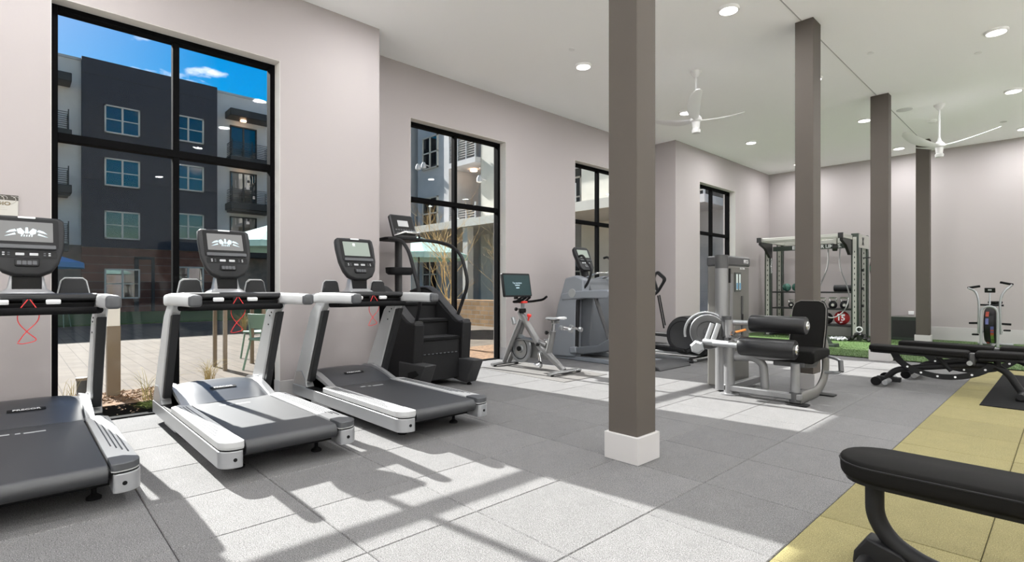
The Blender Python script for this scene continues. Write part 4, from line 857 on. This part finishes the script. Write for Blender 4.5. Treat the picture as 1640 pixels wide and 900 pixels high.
# ================================================================== strength machines
mat('pad_black', (.007, .0067, .0063), .8, bump=.06, bscale=180, spec=.12); mat('frame_silver', (.24, .24, .245), .38, metal=.5); mat('machine_grey', (.15, .145, .135), .4, metal=.2)
mat('machine_dark', (.06, .06, .062), .4); mat('placard_dark', (.05, .055, .05), .5); mat('figure_pale', (.60, .68, .66), .5); mat('figure_blue', (.14, .30, .45), .5); mat('orange_lever', (.85, .30, .06), .4)
mat('pad_gloss', (.010, .010, .011), .38, bump=.04, bscale=180, spec=.4)
# ------------------------------------------------------------------ seated leg curl
e = empty('leg_curl_machine', 'seated leg curl machine with grey weight tower and black roller pads', 'weight machine', (-2.2, 5.9, 0))
TBx = TB(e)
tw = TB(e).box(-2.86, -2.62, 5.78, 6.36, .03, 1.40).build('weight_tower', 'machine_grey', e, bevel=.02)
TB(e).box(-2.865, -2.612, 5.77, 6.37, 1.39, 1.505).build('tower_cap', 'machine_dark', tw, bevel=.02)
TB(e).tube([(-2.66, 5.72, .02), (-2.66, 5.72, 1.50)], .068, 18).build('round_mast', 'frame_silver', tw)
TB(e).tube([(-2.66, 5.72, 1.36), (-2.66, 5.72, 1.508)], .071, 18).build('mast_cap', 'machine_dark', tw)
TB(e).box(-2.625, -2.614, 5.83, 5.90, .05, 1.30).build('tower_stripe', 'frame_silver', tw, bevel=.002)
TB(e).box(-2.62, -2.608, 5.80, 5.835, 1.20, 1.36).build('slot', 'black_plastic', tw, smooth=False)
pl = TB(e).box(-2.62, -2.611, 5.95, 6.11, 1.10, 1.32).build('placard', 'placard_dark', tw, bevel=.002)
for yy in (5.99, 6.065):
    TB(e).tube([(-2.61, yy, 1.12), (-2.61, yy, 1.30)], .012, 8).build('figure', 'figure_pale', pl); TB(e).tube([(-2.607, yy, 1.13), (-2.607, yy, 1.20)], .012, 8).build('figure', 'figure_blue', pl)
TB(e).box(-2.62, -2.609, 6.13, 6.165, .30, 1.05).build('weight_window', 'machine_dark', tw, smooth=False)
TB(e).box(-2.615, -2.606, 6.135, 6.16, .72, .84).build('selector_pin_slot', 'black_plastic', tw, smooth=False)
text('lettering', 'FIT3', .07, 'print_white', tw, (-2.610 + 2.2, 6.24 - 5.9, 1.447), (math.radians(90), 0, math.radians(90)), .0012, (1, .8), .001)
text('small_lettering', 'LEG CURL', .03, 'print_white', tw, (-2.610 + 2.2, 6.14 - 5.9, 1.365), (math.radians(90), 0, math.radians(90)), .0008)
TB(e).tube([(-2.52, 5.60, .01), (-2.52, 5.60, .80)], .055, 16).build('front_post', 'frame_silver', e)
TB(e).lathe([(.095, 0), (.095, .012), (.06, .02)], c=(-2.52, 5.60, 0), n=20).build('post_flange', 'frame_silver', e)
TB(e).prism(rrect(-2.56, -1.80, .045, .105, .01), 'y', 5.55, 5.62).build('floor_beam', 'frame_silver', e, bevel=.008)
TB(e).prism([(5.55, .04), (5.55, .11), (6.36, .11), (6.36, .04)], 'x', -2.56, -2.49).build('floor_beam', 'frame_silver', e, bevel=.008)
TB(e).tube(bend_path([(-2.50, 5.62, .40), (-2.28, 5.64, .42), (-2.19, 5.66, .36), (-2.17, 5.66, .06)], .08), .042, 14, flat=(1, .8)).build('seat_strut', 'frame_silver', e)
rail = TB(e).tube(bend_path([(-1.83, 5.58, .05), (-1.82, 6.15, .06), (-1.80, 6.33, .22), (-1.80, 6.30, .55), (-1.84, 6.22, .72)], .12), .045, 12, flat=(1.25, .7)).build('seat_frame', 'machine_grey', e)
for x, y in ((-1.83, 5.56), (-1.80, 6.30)):
    TB(e).prism(rrect(x - .10, x + .10, y - .07, y + .07, .03), 'z', 0, .014).build('floor_plate', 'black_plastic', e, bevel=.003)
TB(e).tube([(-1.86, 5.60, .03), (-1.86, 5.60, .40)], .042, 16).build('adjust_post', 'frame_silver', e)
TB(e).tube([(-1.86, 5.60, .02), (-1.86, 5.60, .12)], .056, 16).build('post_sleeve', 'machine_dark', e)
TB(e).tube([(-2.50, 5.64, .43), (-1.85, 5.66, .43)], .038, 12).build('cross_bar', 'frame_silver', e)
# seat wedge and back
rings = [[(x, y, z) for x, z in rrect(-2.16, -1.70, z0, z1, .03, 4)] for y, z0, z1 in ((5.62, .40, .52), (5.70, .41, .545), (6.05, .43, .53), (6.12, .44, .52))]
TB(e).loft(rings).build('seat', 'pad_black', e, bevel=.012, angle=60)
q = TB(e); q.prism([(5.62, .36), (5.62, .41), (6.1, .44), (6.1, .40), (5.95, .33)], 'x', -2.08, -1.78); q.build('seat_plate', 'machine_dark', e, bevel=.01)
tfb = Matrix.Translation(-Vector(e.location)) @ Matrix.Translation((-1.91, 6.15, .755)) @ Matrix.Rotation(math.radians(-14), 4, 'X')
def bpart(name, m, fn, bevel=0, parent=e):
    z = MB(); z.tf = tfb; fn(z); return z.build(name, m, parent, bevel=bevel, seg=3)
def back_outline(k): return [(x * k, z * k) for x, z in [(-.14, -.27), (.14, -.27), (.168, -.24), (.172, 0), (.165, .17), (.14, .23), (.09, .255), (-.09, .255), (-.14, .23), (-.165, .17), (-.172, 0), (-.168, -.24)]]
bk_ = bpart('backrest', 'pad_black', lambda z: z.prism(back_outline(1), 'y', -.04, .035), .02)
bpart('back_shell', 'machine_dark', lambda z: z.prism(back_outline(.96), 'y', .03, .055), .008, bk_)
bpart('back_piping', 'machine_grey', lambda z: z.tube([(x, -.036, y) for x, y in back_outline(.985)], .004, 6, closed=True), 0, bk_)
# rollers
def roller(y, z, x0, x1, r, axle_x):
    o = TB(e).lathe([(r * .93, 0), (r, .014), (r, x1 - x0 - .014), (r * .93, x1 - x0)], c=(x0, y, z), n=32, axis=(1, 0, 0)).build('roller_pad', 'pad_gloss', e)
    TB(e).lathe([(r * .5, 0), (r * .5, .014), (r * .42, .02), (r * .2, .02), (r * .18, .026), (.001, .026)], c=(x1 - .002, y, z), n=24, axis=(1, 0, 0)).build('end_cap', 'chrome', o)
    TB(e).lathe([(r * .7, 0), (r * .97, .012)], c=(x0 - .012, y, z), n=24, axis=(1, 0, 0)).build('end_ring', 'silver_light', o)
    TB(e).cyl((axle_x, y, z), (x0 + .02, y, z), .028, 16).build('axle', 'steel_grey', o)
roller(5.60, .775, -2.29, -1.76, .088, -2.55)
roller(5.43, .55, -2.33, -1.80, .095, -2.62)
TB(e).tube([(-2.55, 5.60, .62), (-2.55, 5.60, .84)], .05, 14).build('pivot_block', 'machine_dark', e)
# cam wheel and lever work
cm = TB(e).lathe([(.17, -.02), (.185, -.015), (.185, .015), (.17, .02), (.12, .022), (.11, .012), (.05, .012), (.04, .03), (.001, .03)], c=(-2.74, 5.56, .66), n=36, axis=(.35, -1, 0)).build('cam_wheel', 'machine_dark', e)
TB(e).torus((-2.74, 5.56, .66), .182, .011, axis=(.35, -1, 0), n=36).build('cam_rim', 'steel_grey', cm)
TB(e).torus((-2.79, 5.62, .64), .23, .014, axis=(.35, -1, 0), n=32, a0=-.6, a1=3.7).build('cam_guard', 'steel_grey', e)
for dx in (0, .07): TB(e).tube([(-2.66 + dx, 5.50, .76), (-2.72 + dx, 5.47, .56)], .014, 8, flat=(1, 2)).build('lever_link', 'steel_grey', e)
TB(e).cyl((-2.74, 5.46, .56), (-2.45, 5.44, .555), .034, 14).build('lever_axle', 'steel_grey', e)
TB(e).lathe([(.055, 0), (.075, .02), (.075, .08), (.055, .10)], c=(-2.80, 5.46, .50), n=6, axis=(.3, -1, 0)).build('counterweight', 'steel_grey', e)
TB(e).tube(smooth_path([(-2.52, 5.58, .66), (-2.42, 5.55, .68), (-2.32, 5.54, .71)], 4), .012, 8).build('adjust_lever', 'orange_lever', e)
for k in range(5): TB(e).cyl((-2.50 + .03 * k, 5.56, .60 + .035 * (k % 3)), (-2.50 + .03 * k, 5.50, .60 + .035 * (k % 3)), .018, 10).build('pivot_bolt', 'chrome' if k % 2 else 'machine_dark', e)
TB(e).tube(bend_path([(-1.80, 6.22, .44), (-1.62, 6.18, .40), (-1.60, 6.12, .28), (-1.75, 6.12, .27)], .05), .016, 10).build('side_handle', 'steel_grey', e)
TB(e).tube([(-1.62, 6.17, .395), (-1.60, 6.12, .29)], .024, 10).build('handle_grip', 'machine_dark', e)
# ------------------------------------------------------------------ adjustable benches
def adj_bench(label, y, dx=0):
    e = empty('adjustable_bench', label, 'weight bench', (-1.0 + dx, y, 0), group='adjustable benches')
    e.location.z = .008
    def pad(name, x0, x1, hw0, hw1, z, tilt=0):
        out = [(x0, -hw0 * .7), (x0 + .03, -hw0), (x1 - .03, -hw1), (x1, -hw1 * .75), (x1, hw1 * .75), (x1 - .03, hw1), (x0 + .03, hw0), (x0, hw0 * .7)]
        b = MB(); b.tf = Matrix.Translation((0, 0, z)) @ Matrix.Rotation(tilt, 4, 'Y'); b.prism(out, 'z', -.065, 0); o = b.build(name, 'pad_black', e, bevel=.018, seg=3)
        b = MB(); b.tf = Matrix.Translation((0, 0, z)) @ Matrix.Rotation(tilt, 4, 'Y'); b.prism([(p[0] * .97 + (x0 + x1) * .015, p[1] * .9) for p in out], 'z', -.085, -.065); b.build('pad_board', 'black_plastic', o, smooth=False)
        return o
    pad('back_pad', -.66, .245, .13, .15, .45, math.radians(.6)); pad('seat_pad', .30, .68, .15, .135, .452, math.radians(-1))
    MB().tube(bend_path([(-.50, 0, .07), (-.42, 0, .17), (-.25, 0, .215), (.25, 0, .30), (.45, 0, .31), (.55, 0, .25), (.66, 0, .05)], .09), .034, 14).build('main_tube', 'charcoal', e)
    MB().box(-.60, -.36, -.035, .035, .03, .085).build('front_block', 'charcoal', e, bevel=.01)
    MB().tube([(-.47, -.25, .045), (-.47, .25, .045)], .028, 12).build('front_foot', 'silver_plastic', e)
    for yy in (-.22, .22):
        MB().cyl((-.56, yy - .025, .05), (-.56, yy + .025, .05), .05, 20).build('wheel', 'black_rubber', e)
        MB().lathe([(.04, 0), (.045, .02), (.02, .04)], c=(.66, yy, 0), n=14).build('rear_foot', 'black_rubber', e)
    MB().tube([(.66, -.27, .045), (.66, .27, .045)], .03, 12).build('rear_bar', 'charcoal', e)
    # adjustment quadrant with holes
    a = MB(); arcp = [(.02 + .30 * 1.6 * math.cos(math.radians(t)), .42 + .30 * math.sin(math.radians(t))) for t in range(190, 341, 10)]; inn = [(.02 + .25 * 1.6 * math.cos(math.radians(t)), .42 + .24 * math.sin(math.radians(t))) for t in range(340, 189, -10)]
    ap = MB().prism(arcp + inn, 'y', -.055, -.045).build('adjust_plate', 'charcoal', e, bevel=.002, seg=1)
    for t in (225, 245, 265, 285, 305, 325): MB().cyl((.02 + .275 * 1.6 * math.cos(math.radians(t)), -.058, .42 + .27 * math.sin(math.radians(t))), (.02 + .275 * 1.6 * math.cos(math.radians(t)), -.043, .42 + .27 * math.sin(math.radians(t))), .011, 12).build('pin_hole', 'print_white', ap)
    MB().tube([(-.02, -.05, .37), (.10, -.05, .22)], .022, 10, flat=(1, .6)).build('plate_strut', 'charcoal', e)
    MB().box(.245, .30, -.05, .05, .30, .43).build('hinge_block', 'machine_dark', e, bevel=.01)
    MB().lathe([(.012, 0), (.012, .05), (.025, .055), (.025, .08)], c=(.26, -.05, .33), n=12, axis=(0, -1, 0)).build('pull_pin', 'steel_grey', e)
    MB().tube([(.48, 0, .30), (.46, 0, .40)], .03, 10).build('seat_support', 'charcoal', e)
adj_bench('black adjustable bench nearer the camera, its rear foot on the black rubber mat', 7.55)
adj_bench('black adjustable bench farther back, mostly hidden behind the nearer adjustable bench', 8.36, .14)
tag(MB().box(-.61, 1.25, 6.84, 9.5, 0, .008).build('rubber_mat', 'black_rubber', bevel=.002), 'black rubber mat on the yellow tiles under the adjustable benches', 'mat')
# ------------------------------------------------------------------ flat bench in the foreground
e = empty('flat_bench', 'black padded flat weight bench in the right foreground', 'weight bench', (-.02, 2.585, 0))
def stadium(x0, x1, hw, r): return [(x1, -hw), (x1, hw)] + [(x0 + hw * .95 + hw * .95 * math.cos(math.radians(t)), hw * math.sin(math.radians(t))) for t in range(90, 271, 15)]
pad = []
for k, z in ((.93, .372), (.985, .385), (1.0, .405), (1.0, .43), (.985, .446), (.93, .453)): pad.append([(x if x > .5 else -.655 + (x + .655) + (1 - k) * .15, y * k, z) for x, y in stadium(-.655, .62, .155, 0)])
pd_ = MB().loft(pad).build('pad', 'pad_black', e, angle=60)
MB().tube([(x, y * 1.003, .432) for x, y in stadium(-.656, .62, .154, 0)], .004, 6, closed=True).build('piping', 'charcoal', pd_)
MB().prism([(x * .97, y * .80) for x, y in stadium(-.655, .62, .155, 0)], 'z', .352, .374).build('pad_board', 'black_plastic', e, smooth=False)
for x0, d in ((-.535, 1), (.46, -1)):
    MB().tube(bend_path([(x0, 0, .36), (x0, 0, .20), (x0 + d * .06, 0, .11), (x0 + d * .18, 0, .055), (x0 + d * .5, 0, .05)], .09, 6), .034, 16).build('leg', 'charcoal', e)
    MB().tube([(x0 - d * .02, -.24, .025), (x0 - d * .02, .24, .025)], .028, 12).build('foot_bar', 'charcoal', e)
    MB().prism([(x0 - d * .07, .0), (x0 - d * .065, .05), (x0 - d * .02, .12), (x0 + d * .10, .085), (x0 + d * .16, .0)], 'y', -.045, .045).build('foot_gusset', 'charcoal', e, bevel=.008)
    for yy in (-.22, .22): MB().lathe([(.045, 0), (.045, .012), (.03, .03)], c=(x0 - d * .02, yy, 0), n=14).build('foot_pad', 'black_rubber', e)
# ------------------------------------------------------------------ air bike
mat('reflect_red', (.30, .035, .015), .5); mat('reflect_lime', (.09, .17, .025), .5); mat('reflect_blue', (.05, .06, .18), .5)
e = empty('air_bike', 'grey fan air bike with tall moving handles near the back wall', 'exercise bike', (-1.02, 13.1, .008))
X0, Y0 = -1.02, 13.0
hp = [(X0 - .115 + 0 * k, z) for k, z in ()]
hoop = [(-.115, .06), (-.115, .62)] + [(-.115 * math.cos(math.radians(t)), .68 + .115 * math.sin(math.radians(t))) for t in range(0, 181, 20)] + [(.115, .62), (.115, .06)]
TB(e).tube([(X0 + x, Y0, z + .01) for x, z in hoop], .022, 10).build('front_hoop', 'silver_plastic', e)
hs = TB(e).lathe([(.30, -.085), (.335, -.06), (.335, .06), (.30, .085)], c=(X0, Y0 + .33, .44), n=36, axis=(1, 0, 0)).build('fan_housing', 'black_plastic', e)
for k, (c_, a) in enumerate((('reflect_red', 200), ('reflect_blue', 165), ('reflect_lime', 235), ('reflect_red', 255), ('reflect_blue', 190), ('reflect_red', 140), ('reflect_lime', 215))):  # coloured reflections on the fan, painted as small patches
    r = math.radians(a); TB(e).cbox((X0 + (-.035 if k % 2 else .035), Y0 + .33 + .337 * math.cos(r), .44 + .337 * math.sin(r)), (.045, .012, .11), (r - math.pi, 0, 0)).build('reflection_patch', c_, hs)
for s in (-1, 1):
    TB(e).tube(smooth_path([(X0 + s * .155, Y0 + .02, .30), (X0 + s * .145, Y0, .62), (X0 + s * .15, Y0, .92), (X0 + s * .20, Y0 + .02, 1.08), (X0 + s * .30, Y0 + .06, 1.17 + .03 * s)], 5), .018, 10).build('moving_handle', 'steel_grey', e)
    TB(e).tube([(X0 + s * .31, Y0 + .07, 1.172 + .03 * s), (X0 + s * .14, Y0 + .12, 1.21 + .035 * s)], .021, 10).build('handle_grip', 'black_rubber', e)
    TB(e).cyl((X0 + s * .13, Y0 + .05, .49), (X0 + s * .29, Y0 + .05, .485), .019, 10).build('foot_peg', 'black_rubber', e)
    TB(e).tube([(X0 + s * .12, Y0 + .33, .33), (X0 + s * .15, Y0 + .30, .27 + .05 * s)], .014, 8).build('crank', 'steel_grey', e)
    TB(e).cbox((X0 + s * .22, Y0 + .28, .31 + .05 * s), (.10, .08, .03)).build('pedal', 'black_rubber', e, bevel=.01)
TB(e).tube([(X0, Y0 + .05, .80), (X0, Y0 + .1, 1.05)], .014, 8).build('display_stem', 'steel_grey', e)
dp = TB(e).cbox((X0, Y0 + .1, 1.10), (.15, .03, .09), (.25, 0, 0)).build('display', 'black_plastic', e, bevel=.008)
TB(e).cbox((X0, Y0 + .083, 1.105), (.05, .008, .025), (.25, 0, 0)).build('display_screen', 'key_grey', dp)
TB(e).tube([(X0 - .13, Y0 + .06, .83), (X0 + .19, Y0 + .06, .825)], .017, 10).build('cross_bar', 'charcoal', e)
TB(e).tube([(X0, Y0 + .4, .15), (X0, Y0 + 1.05, .25)], .04, 12).build('frame_tube', 'silver_plastic', e)
TB(e).tube([(X0, Y0 + .95, .2), (X0, Y0 + 1.05, .82)], .03, 12).build('seat_post', 'silver_plastic', e)
TB(e).loft([[(X0 + x * k, Y0 + 1.05 + y * k, z) for x, y in ((-.03, -.16), (.03, -.16), (.11, .06), (.1, .12), (-.1, .12), (-.11, .06))] for z, k in ((.82, .8), (.85, 1), (.88, .95))]).build('saddle', 'pad_black', e, bevel=.01)
for yy, w_ in ((Y0 + .02, .26), (Y0 + 1.1, .26)):
    TB(e).tube([(X0 - w_, yy, .035), (X0 + w_, yy, .035)], .027, 10).build('stabilizer', 'silver_plastic', e)
TB(e).tube([(X0, Y0, .03), (X0, Y0 + 1.1, .05)], .025, 10).build('base_beam', 'silver_plastic', e)
# ================================================================== training rig on the turf
mat('rig_green_tint', (.045, .058, .048), .4, metal=.4); mat('rig_silver', (.50, .50, .46), .35, metal=.5); mat('rig_black', (.012, .012, .012), .45)  # rig's green is turf bounce put into its colour; plain green on box and stand
mat('ball_green', (.04, .13, .10), .5); mat('ball_lime', (.16, .55, .06), .5); mat('ball_red', (.42, .02, .025), .5); mat('ball_black', (.01, .01, .011), .5); mat('rope_grey', (.13, .13, .13), .7)
mat('band_green', (.10, .55, .30), .5)
e = empty('training_rig', 'dark and silver storage training rig, green from turf bounce in its colour, with shelves against the back wall', 'training rig', (-4.1, 13.7, .008))
XL, XR, YF, YR = -5.04, -3.22, 13.35, 14.10
posts = []
for x in (XL, XR):
    for y in (YF, YR):
        p = TB(e).box(x - .07, x + .07, y - .06, y + .06, .01, 2.33).build('post', 'rig_green_tint', e, bevel=.008); posts.append(p)
        s = 1 if x == XL else -1
        TB(e).box(x - .035, x + .035, y - .068, y - .06, .02, 2.25).build('slot_strip', 'rig_silver', p, smooth=False)
        for k in range(14): TB(e).box(x - .008, x + .008, y - .0695, y - .068, .35 + k * .12, .39 + k * .12).build('slot', 'rig_black', p, smooth=False)
    TB(e).box(x - .05, x + .05, YF + .06, YR - .06, .02, .10).build('side_foot', 'rig_green_tint', e, bevel=.006)
    TB(e).box(x - .02, x + .02, YF + .06, YR - .06, .25, 2.0).build('side_panel', 'rig_green_tint', e, smooth=False) if False else None
for x in (-4.96, -3.30):
    b_ = TB(e).box(x - .04, x + .04, 12.58, 14.16, 2.20, 2.29).build('side_beam', 'rig_silver', e, bevel=.006)
    TB(e).box(x - .046, x + .046, 12.55, 12.59, 2.19, 2.30).build('beam_cap', 'rig_black', b_, smooth=False)
    TB(e).prism([(12.62, 2.20), (13.30, 2.20), (13.30, 1.86), (13.18, 1.86), (12.9, 2.06), (12.62, 2.14)], 'x', x - .03, x + .03).build('corner_bracket', 'rig_black', e, bevel=.006)
for y, z0, z1 in ((12.62, 2.215, 2.285), (12.9, 2.20, 2.26)): TB(e).box(-4.92, -3.34, y - .03, y + .03, z0, z1).build('cross_beam', 'rig_silver', e, bevel=.006)
bm_ = TB(e).box(-4.92, -3.34, YF - .05, YF, 2.02, 2.13).build('banner_beam', 'rig_green_tint', e, smooth=False)
text('lettering', 'ESCAPE YOUR LIMITS.', .105, 'print_white', bm_, (-3.98 + 4.1, YF - .052 - 13.7, 2.067), (math.radians(90), 0, 0), .001, (1, 1), .002)
TB(e).box(-4.92, -3.34, YR - .05, YR + .05, 2.2, 2.29).build('rear_beam', 'rig_silver', e, bevel=.006)
t_ = text('post_lettering', 'octagon', .13, 'print_white', posts[0], (XL + .0705 + 4.1, YF + .0 - 13.7, 1.70), Euler((math.radians(90), 0, math.radians(90))), .001, (1, 1), .001)
t_.rotation_mode = 'QUATERNION'
t_.rotation_quaternion = (Matrix.Rotation(math.radians(90), 3, 'Z') @ Matrix.Rotation(math.radians(90), 3, 'X') @ Matrix.Rotation(math.radians(-90), 3, 'Z')).to_quaternion()
pn = TB(e).box(-3.15, -3.142, 13.32, 14.12, 2.02, 2.31).build('logo_panel', 'rig_silver', e, smooth=False)
for s in (-1, 1): TB(e).cbox((-3.14, 13.62, 2.17), (.008, .035, .20), (s * .6, 0, 0)).build('logo_stroke', 'rig_black', pn)
for z in (.31, .68, 1.06):
    TB(e).box(-4.98, -3.28, 13.42, 13.95, z - .035, z).build('shelf', 'rig_black', e, bevel=.004)
TB(e).box(-4.98, -3.28, 13.40, 13.44, .07, .275).build('bottom_panel', 'machine_grey', e, bevel=.004)
for z in (.72, 1.1, 1.5):
    TB(e).box(XR + .07, XR + .11, 13.5, 13.6, z, z + .06).build('hook', 'rig_black', e, bevel=.004)
pu = TB(e).lathe([(.06, -.05), (.085, -.04), (.085, .04), (.06, .05)], c=(-3.48, 12.85, 2.02), n=22, axis=(1, .3, 0)).build('pulley', 'rig_black', e)
TB(e).box(-3.5, -3.44, 12.8, 12.9, 2.02, 2.22).build('pulley_mount', 'rig_silver', e, bevel=.004)
TB(e).tube(smooth_path([(-3.60, 12.82, 1.98), (-3.61, 12.8, 1.6), (-3.76, 12.78, 1.15), (-3.83, 12.78, .85), (-3.70, 12.78, .60), (-3.52, 12.78, .50), (-3.32, 12.78, .62), (-3.20, 12.78, .9), (-3.24, 12.78, 1.2), (-3.37, 12.80, 1.6), (-3.38, 12.84, 1.98)], 6), .014, 8).build('pull_rope', 'rope_grey', e)
for x, y in ((XL, YF), (XL, YR), (XR, YF), (XR, YR)): TB(e).box(x - .1, x + .1, y - .09, y + .09, .008, .022).build('foot_plate', 'rig_black', e, smooth=False)
# ---- things on the shelves
def med_ball(label, x, z, r, m, num=None, y=13.62):
    e = empty('medicine_ball', label, 'medicine ball', (x, y, z), group='balls on the rig shelves')
    o = MB().ball((0, 0, r), r, 24, 16).build('ball_shell', m, e, angle=80)
    MB().torus((0, 0, r), r * 1.0, .004, axis=(1, 0, .2), n=28, m=5).build('ball_seam', 'rig_black', o)
    if num:
        for s_, sz, zz in ((num, r * 1.05, r * 1.0), ('ESCAPE', r * .28, r * 1.48), ('LB', r * .3, r * .42)):
            t = text('lettering', s_, sz, 'print_white', o, (.14 * r, -r * math.sqrt(max(0, 1 - ((zz - r) / r) ** 2)) * .965 - .004, zz), (math.radians(90), 0, math.radians(8)), .004, (1, 1), .003)
z3, z2, z1 = 1.06, .68, .31
med_ball('dark green ball on the rig top shelf, left of two', -4.72, z3, .095, 'ball_green')
med_ball('dark green ball on the rig top shelf beside the column edge', -4.50, z3, .10, 'ball_green')
med_ball('lime green ball on the rig bottom shelf by the column', -4.55, z1, .105, 'ball_lime')
med_ball('black slam ball on the rig bottom shelf left of the red ball', -3.86, z1, .135, 'ball_black')
med_ball('red fifteen pound medicine ball on the rig bottom shelf', -3.55, z1, .155, 'ball_red', '15')
e = empty('foam_roller', 'black foam roller lying on the rig top shelf', 'foam roller', (-3.50, 13.62, z3))
MB().tube([(-.20, 0, .075), (.16, 0, .075)], .074, 24).build('foam_body', 'ball_black', e)
for x in (-.201, .161): MB().torus((x, 0, .075), .045, .008, axis=(1, 0, 0), n=20, m=5).build('end_ring', 'rig_green_tint', e)
def kettlebell(label, x, r):
    e = empty('kettlebell', label, 'kettlebell', (x, 13.62, z2), group='kettlebells on the middle shelf')
    MB().lathe([(r * .55, 0), (r * .85, r * .25), (r, r * .8), (r * .9, r * 1.35), (r * .6, r * 1.75), (r * .3, r * 1.9), (.001, r * 1.92)], n=24).build('weight', 'ball_black', e)
    MB().tube(bend_path([(-r * .6, 0, r * 1.6), (-r * .95, 0, r * 2.7), (r * .95, 0, r * 2.7), (r * .6, 0, r * 1.6)], r * .45), r * .17, 10).build('handle', 'chrome', e)
    MB().lathe([(r * .35, 0), (r * .35, .006)], c=(.02, -r * .98, r * .85), n=18, axis=(.2, -1, 0)).build('weight_badge', 'rig_silver', e)
for lb, x, r in (('kettlebell on the middle shelf left of the column', -4.62, .065), ('kettlebell on the middle shelf touching the column edge', -3.96, .085), ('middle one of the three chrome-handled kettlebells right of the column', -3.73, .088), ('rightmost chrome-handled kettlebell on the middle shelf', -3.50, .09)): kettlebell(lb, x, r)
# ---- bands, battle rope, plyo box, small stand
e = empty('resistance_bands', 'black and green resistance bands hanging from the rig side hook', 'resistance band', (-3.06, 13.9, 1.2))
MB().cyl((-.15, 0, .62), (.12, 0, .62), .012, 8).build('hook_bar', 'rig_black', e)
for x, m, l, wv in ((.04, 'rig_black', .50, .05), (.07, 'rig_black', .42, .03), (.055, 'band_green', .52, .06), (.09, 'ball_lime', .46, .05)):
    MB().tube(smooth_path([(x - .02, 0, .62), (x - wv, 0, .62 - l * .5), (x, 0, .62 - l), (x + wv, 0, .62 - l * .5), (x + .02, 0, .62)], 6), .012, 6).build('band', m, e)
for k in range(3): MB().cyl((.0 + k * .04, -.02, .08 - k * .03), (.08 + k * .03, .02, .1 - k * .03), .016, 8).build('band_grip', 'rig_black', e)
e = empty('battle_rope', 'heap of black and white battle rope on the turf below the rig', 'rope', (-3.3, 13.0, .008))
r_ = random.Random(4)
pts = [(-.36 + .05 * math.sin(k * 1.9) + k * .017, -.06 + .10 * math.cos(k * 2.3), .03 + .018 * (k % 3)) for k in range(22)]
MB().tube(smooth_path(pts, 4), .022, 8).build('white_rope', 'key_grey', e)
pts = [(.0 + .02 * k, .05 + .09 * math.cos(k * 1.7), .03 + .13 * math.exp(-((k - 11) / 5) ** 2) + .015 * (k % 2)) for k in range(24)]
MB().tube(smooth_path(pts, 4), .034, 8).build('black_rope', 'rig_black', e)
MB().torus((.22, .05, .25), .055, .012, axis=(.5, -1, 0), n=20, m=6).build('anchor_ring', 'print_white', e)
e = empty('plyo_box', 'dark green plyometric box with white side lettering by the far column', 'plyo box', (-2.45, 14.38, .008))
MB().box(-.32, .32, -.28, .28, 0, .50).build('box_body', 'rig_green_tint', e, bevel=.012)
MB().box(-.25, .22, -.286, -.279, .06, .43).build('front_recess', 'rig_black', e, smooth=False)
MB().box(-.325, .325, -.285, .285, .495, .51).build('box_lid', 'machine_grey', e, bevel=.004)
t_ = text('lettering', 'MULTIPLYO', .075, 'print_white', e, (.272, -.2815, .25), (0, 0, 0), .001, (1, 1), .001); t_.rotation_mode = 'QUATERNION'
t_.rotation_quaternion = (Matrix.Rotation(math.radians(90), 3, 'X') @ Matrix.Rotation(math.radians(90), 3, 'Z')).to_quaternion()
tag(MB().box(-2.52, -2.42, YB - .02, YB - .005, .54, .62).build('wall_outlet', 'fixture_white', bevel=.004), 'white wall outlet plate above the plyometric box', 'outlet')
e = empty('turf_stand', 'low dark green stand with white panel on the turf behind the leg curl seat', 'stand', (-3.2, 11.5, .008))
MB().prism([(-.22, .36), (-.14, .36), (.06, .03), (-.03, .03)], 'y', -.05, .05).build('slanted_leg', 'rig_green_tint', e, bevel=.008)
MB().prism([(-.12, 0), (-.12, .05), (.12, .06), (.13, 0)], 'y', -.14, .14).build('foot_block', 'rig_green_tint', e, bevel=.01)
MB().box(-.55, -.12, -.03, .03, .34, .52).build('white_panel', 'print_white', e, bevel=.004)
MB().prism([(-.5, .36), (-.42, .36), (-.6, .0), (-.68, .0)], 'y', -.05, .05).build('slanted_leg', 'rig_green_tint', e, bevel=.008)
MB().box(-.12, -.06, -.03, .03, .33, .53).build('end_post', 'rig_green_tint', e, bevel=.004)
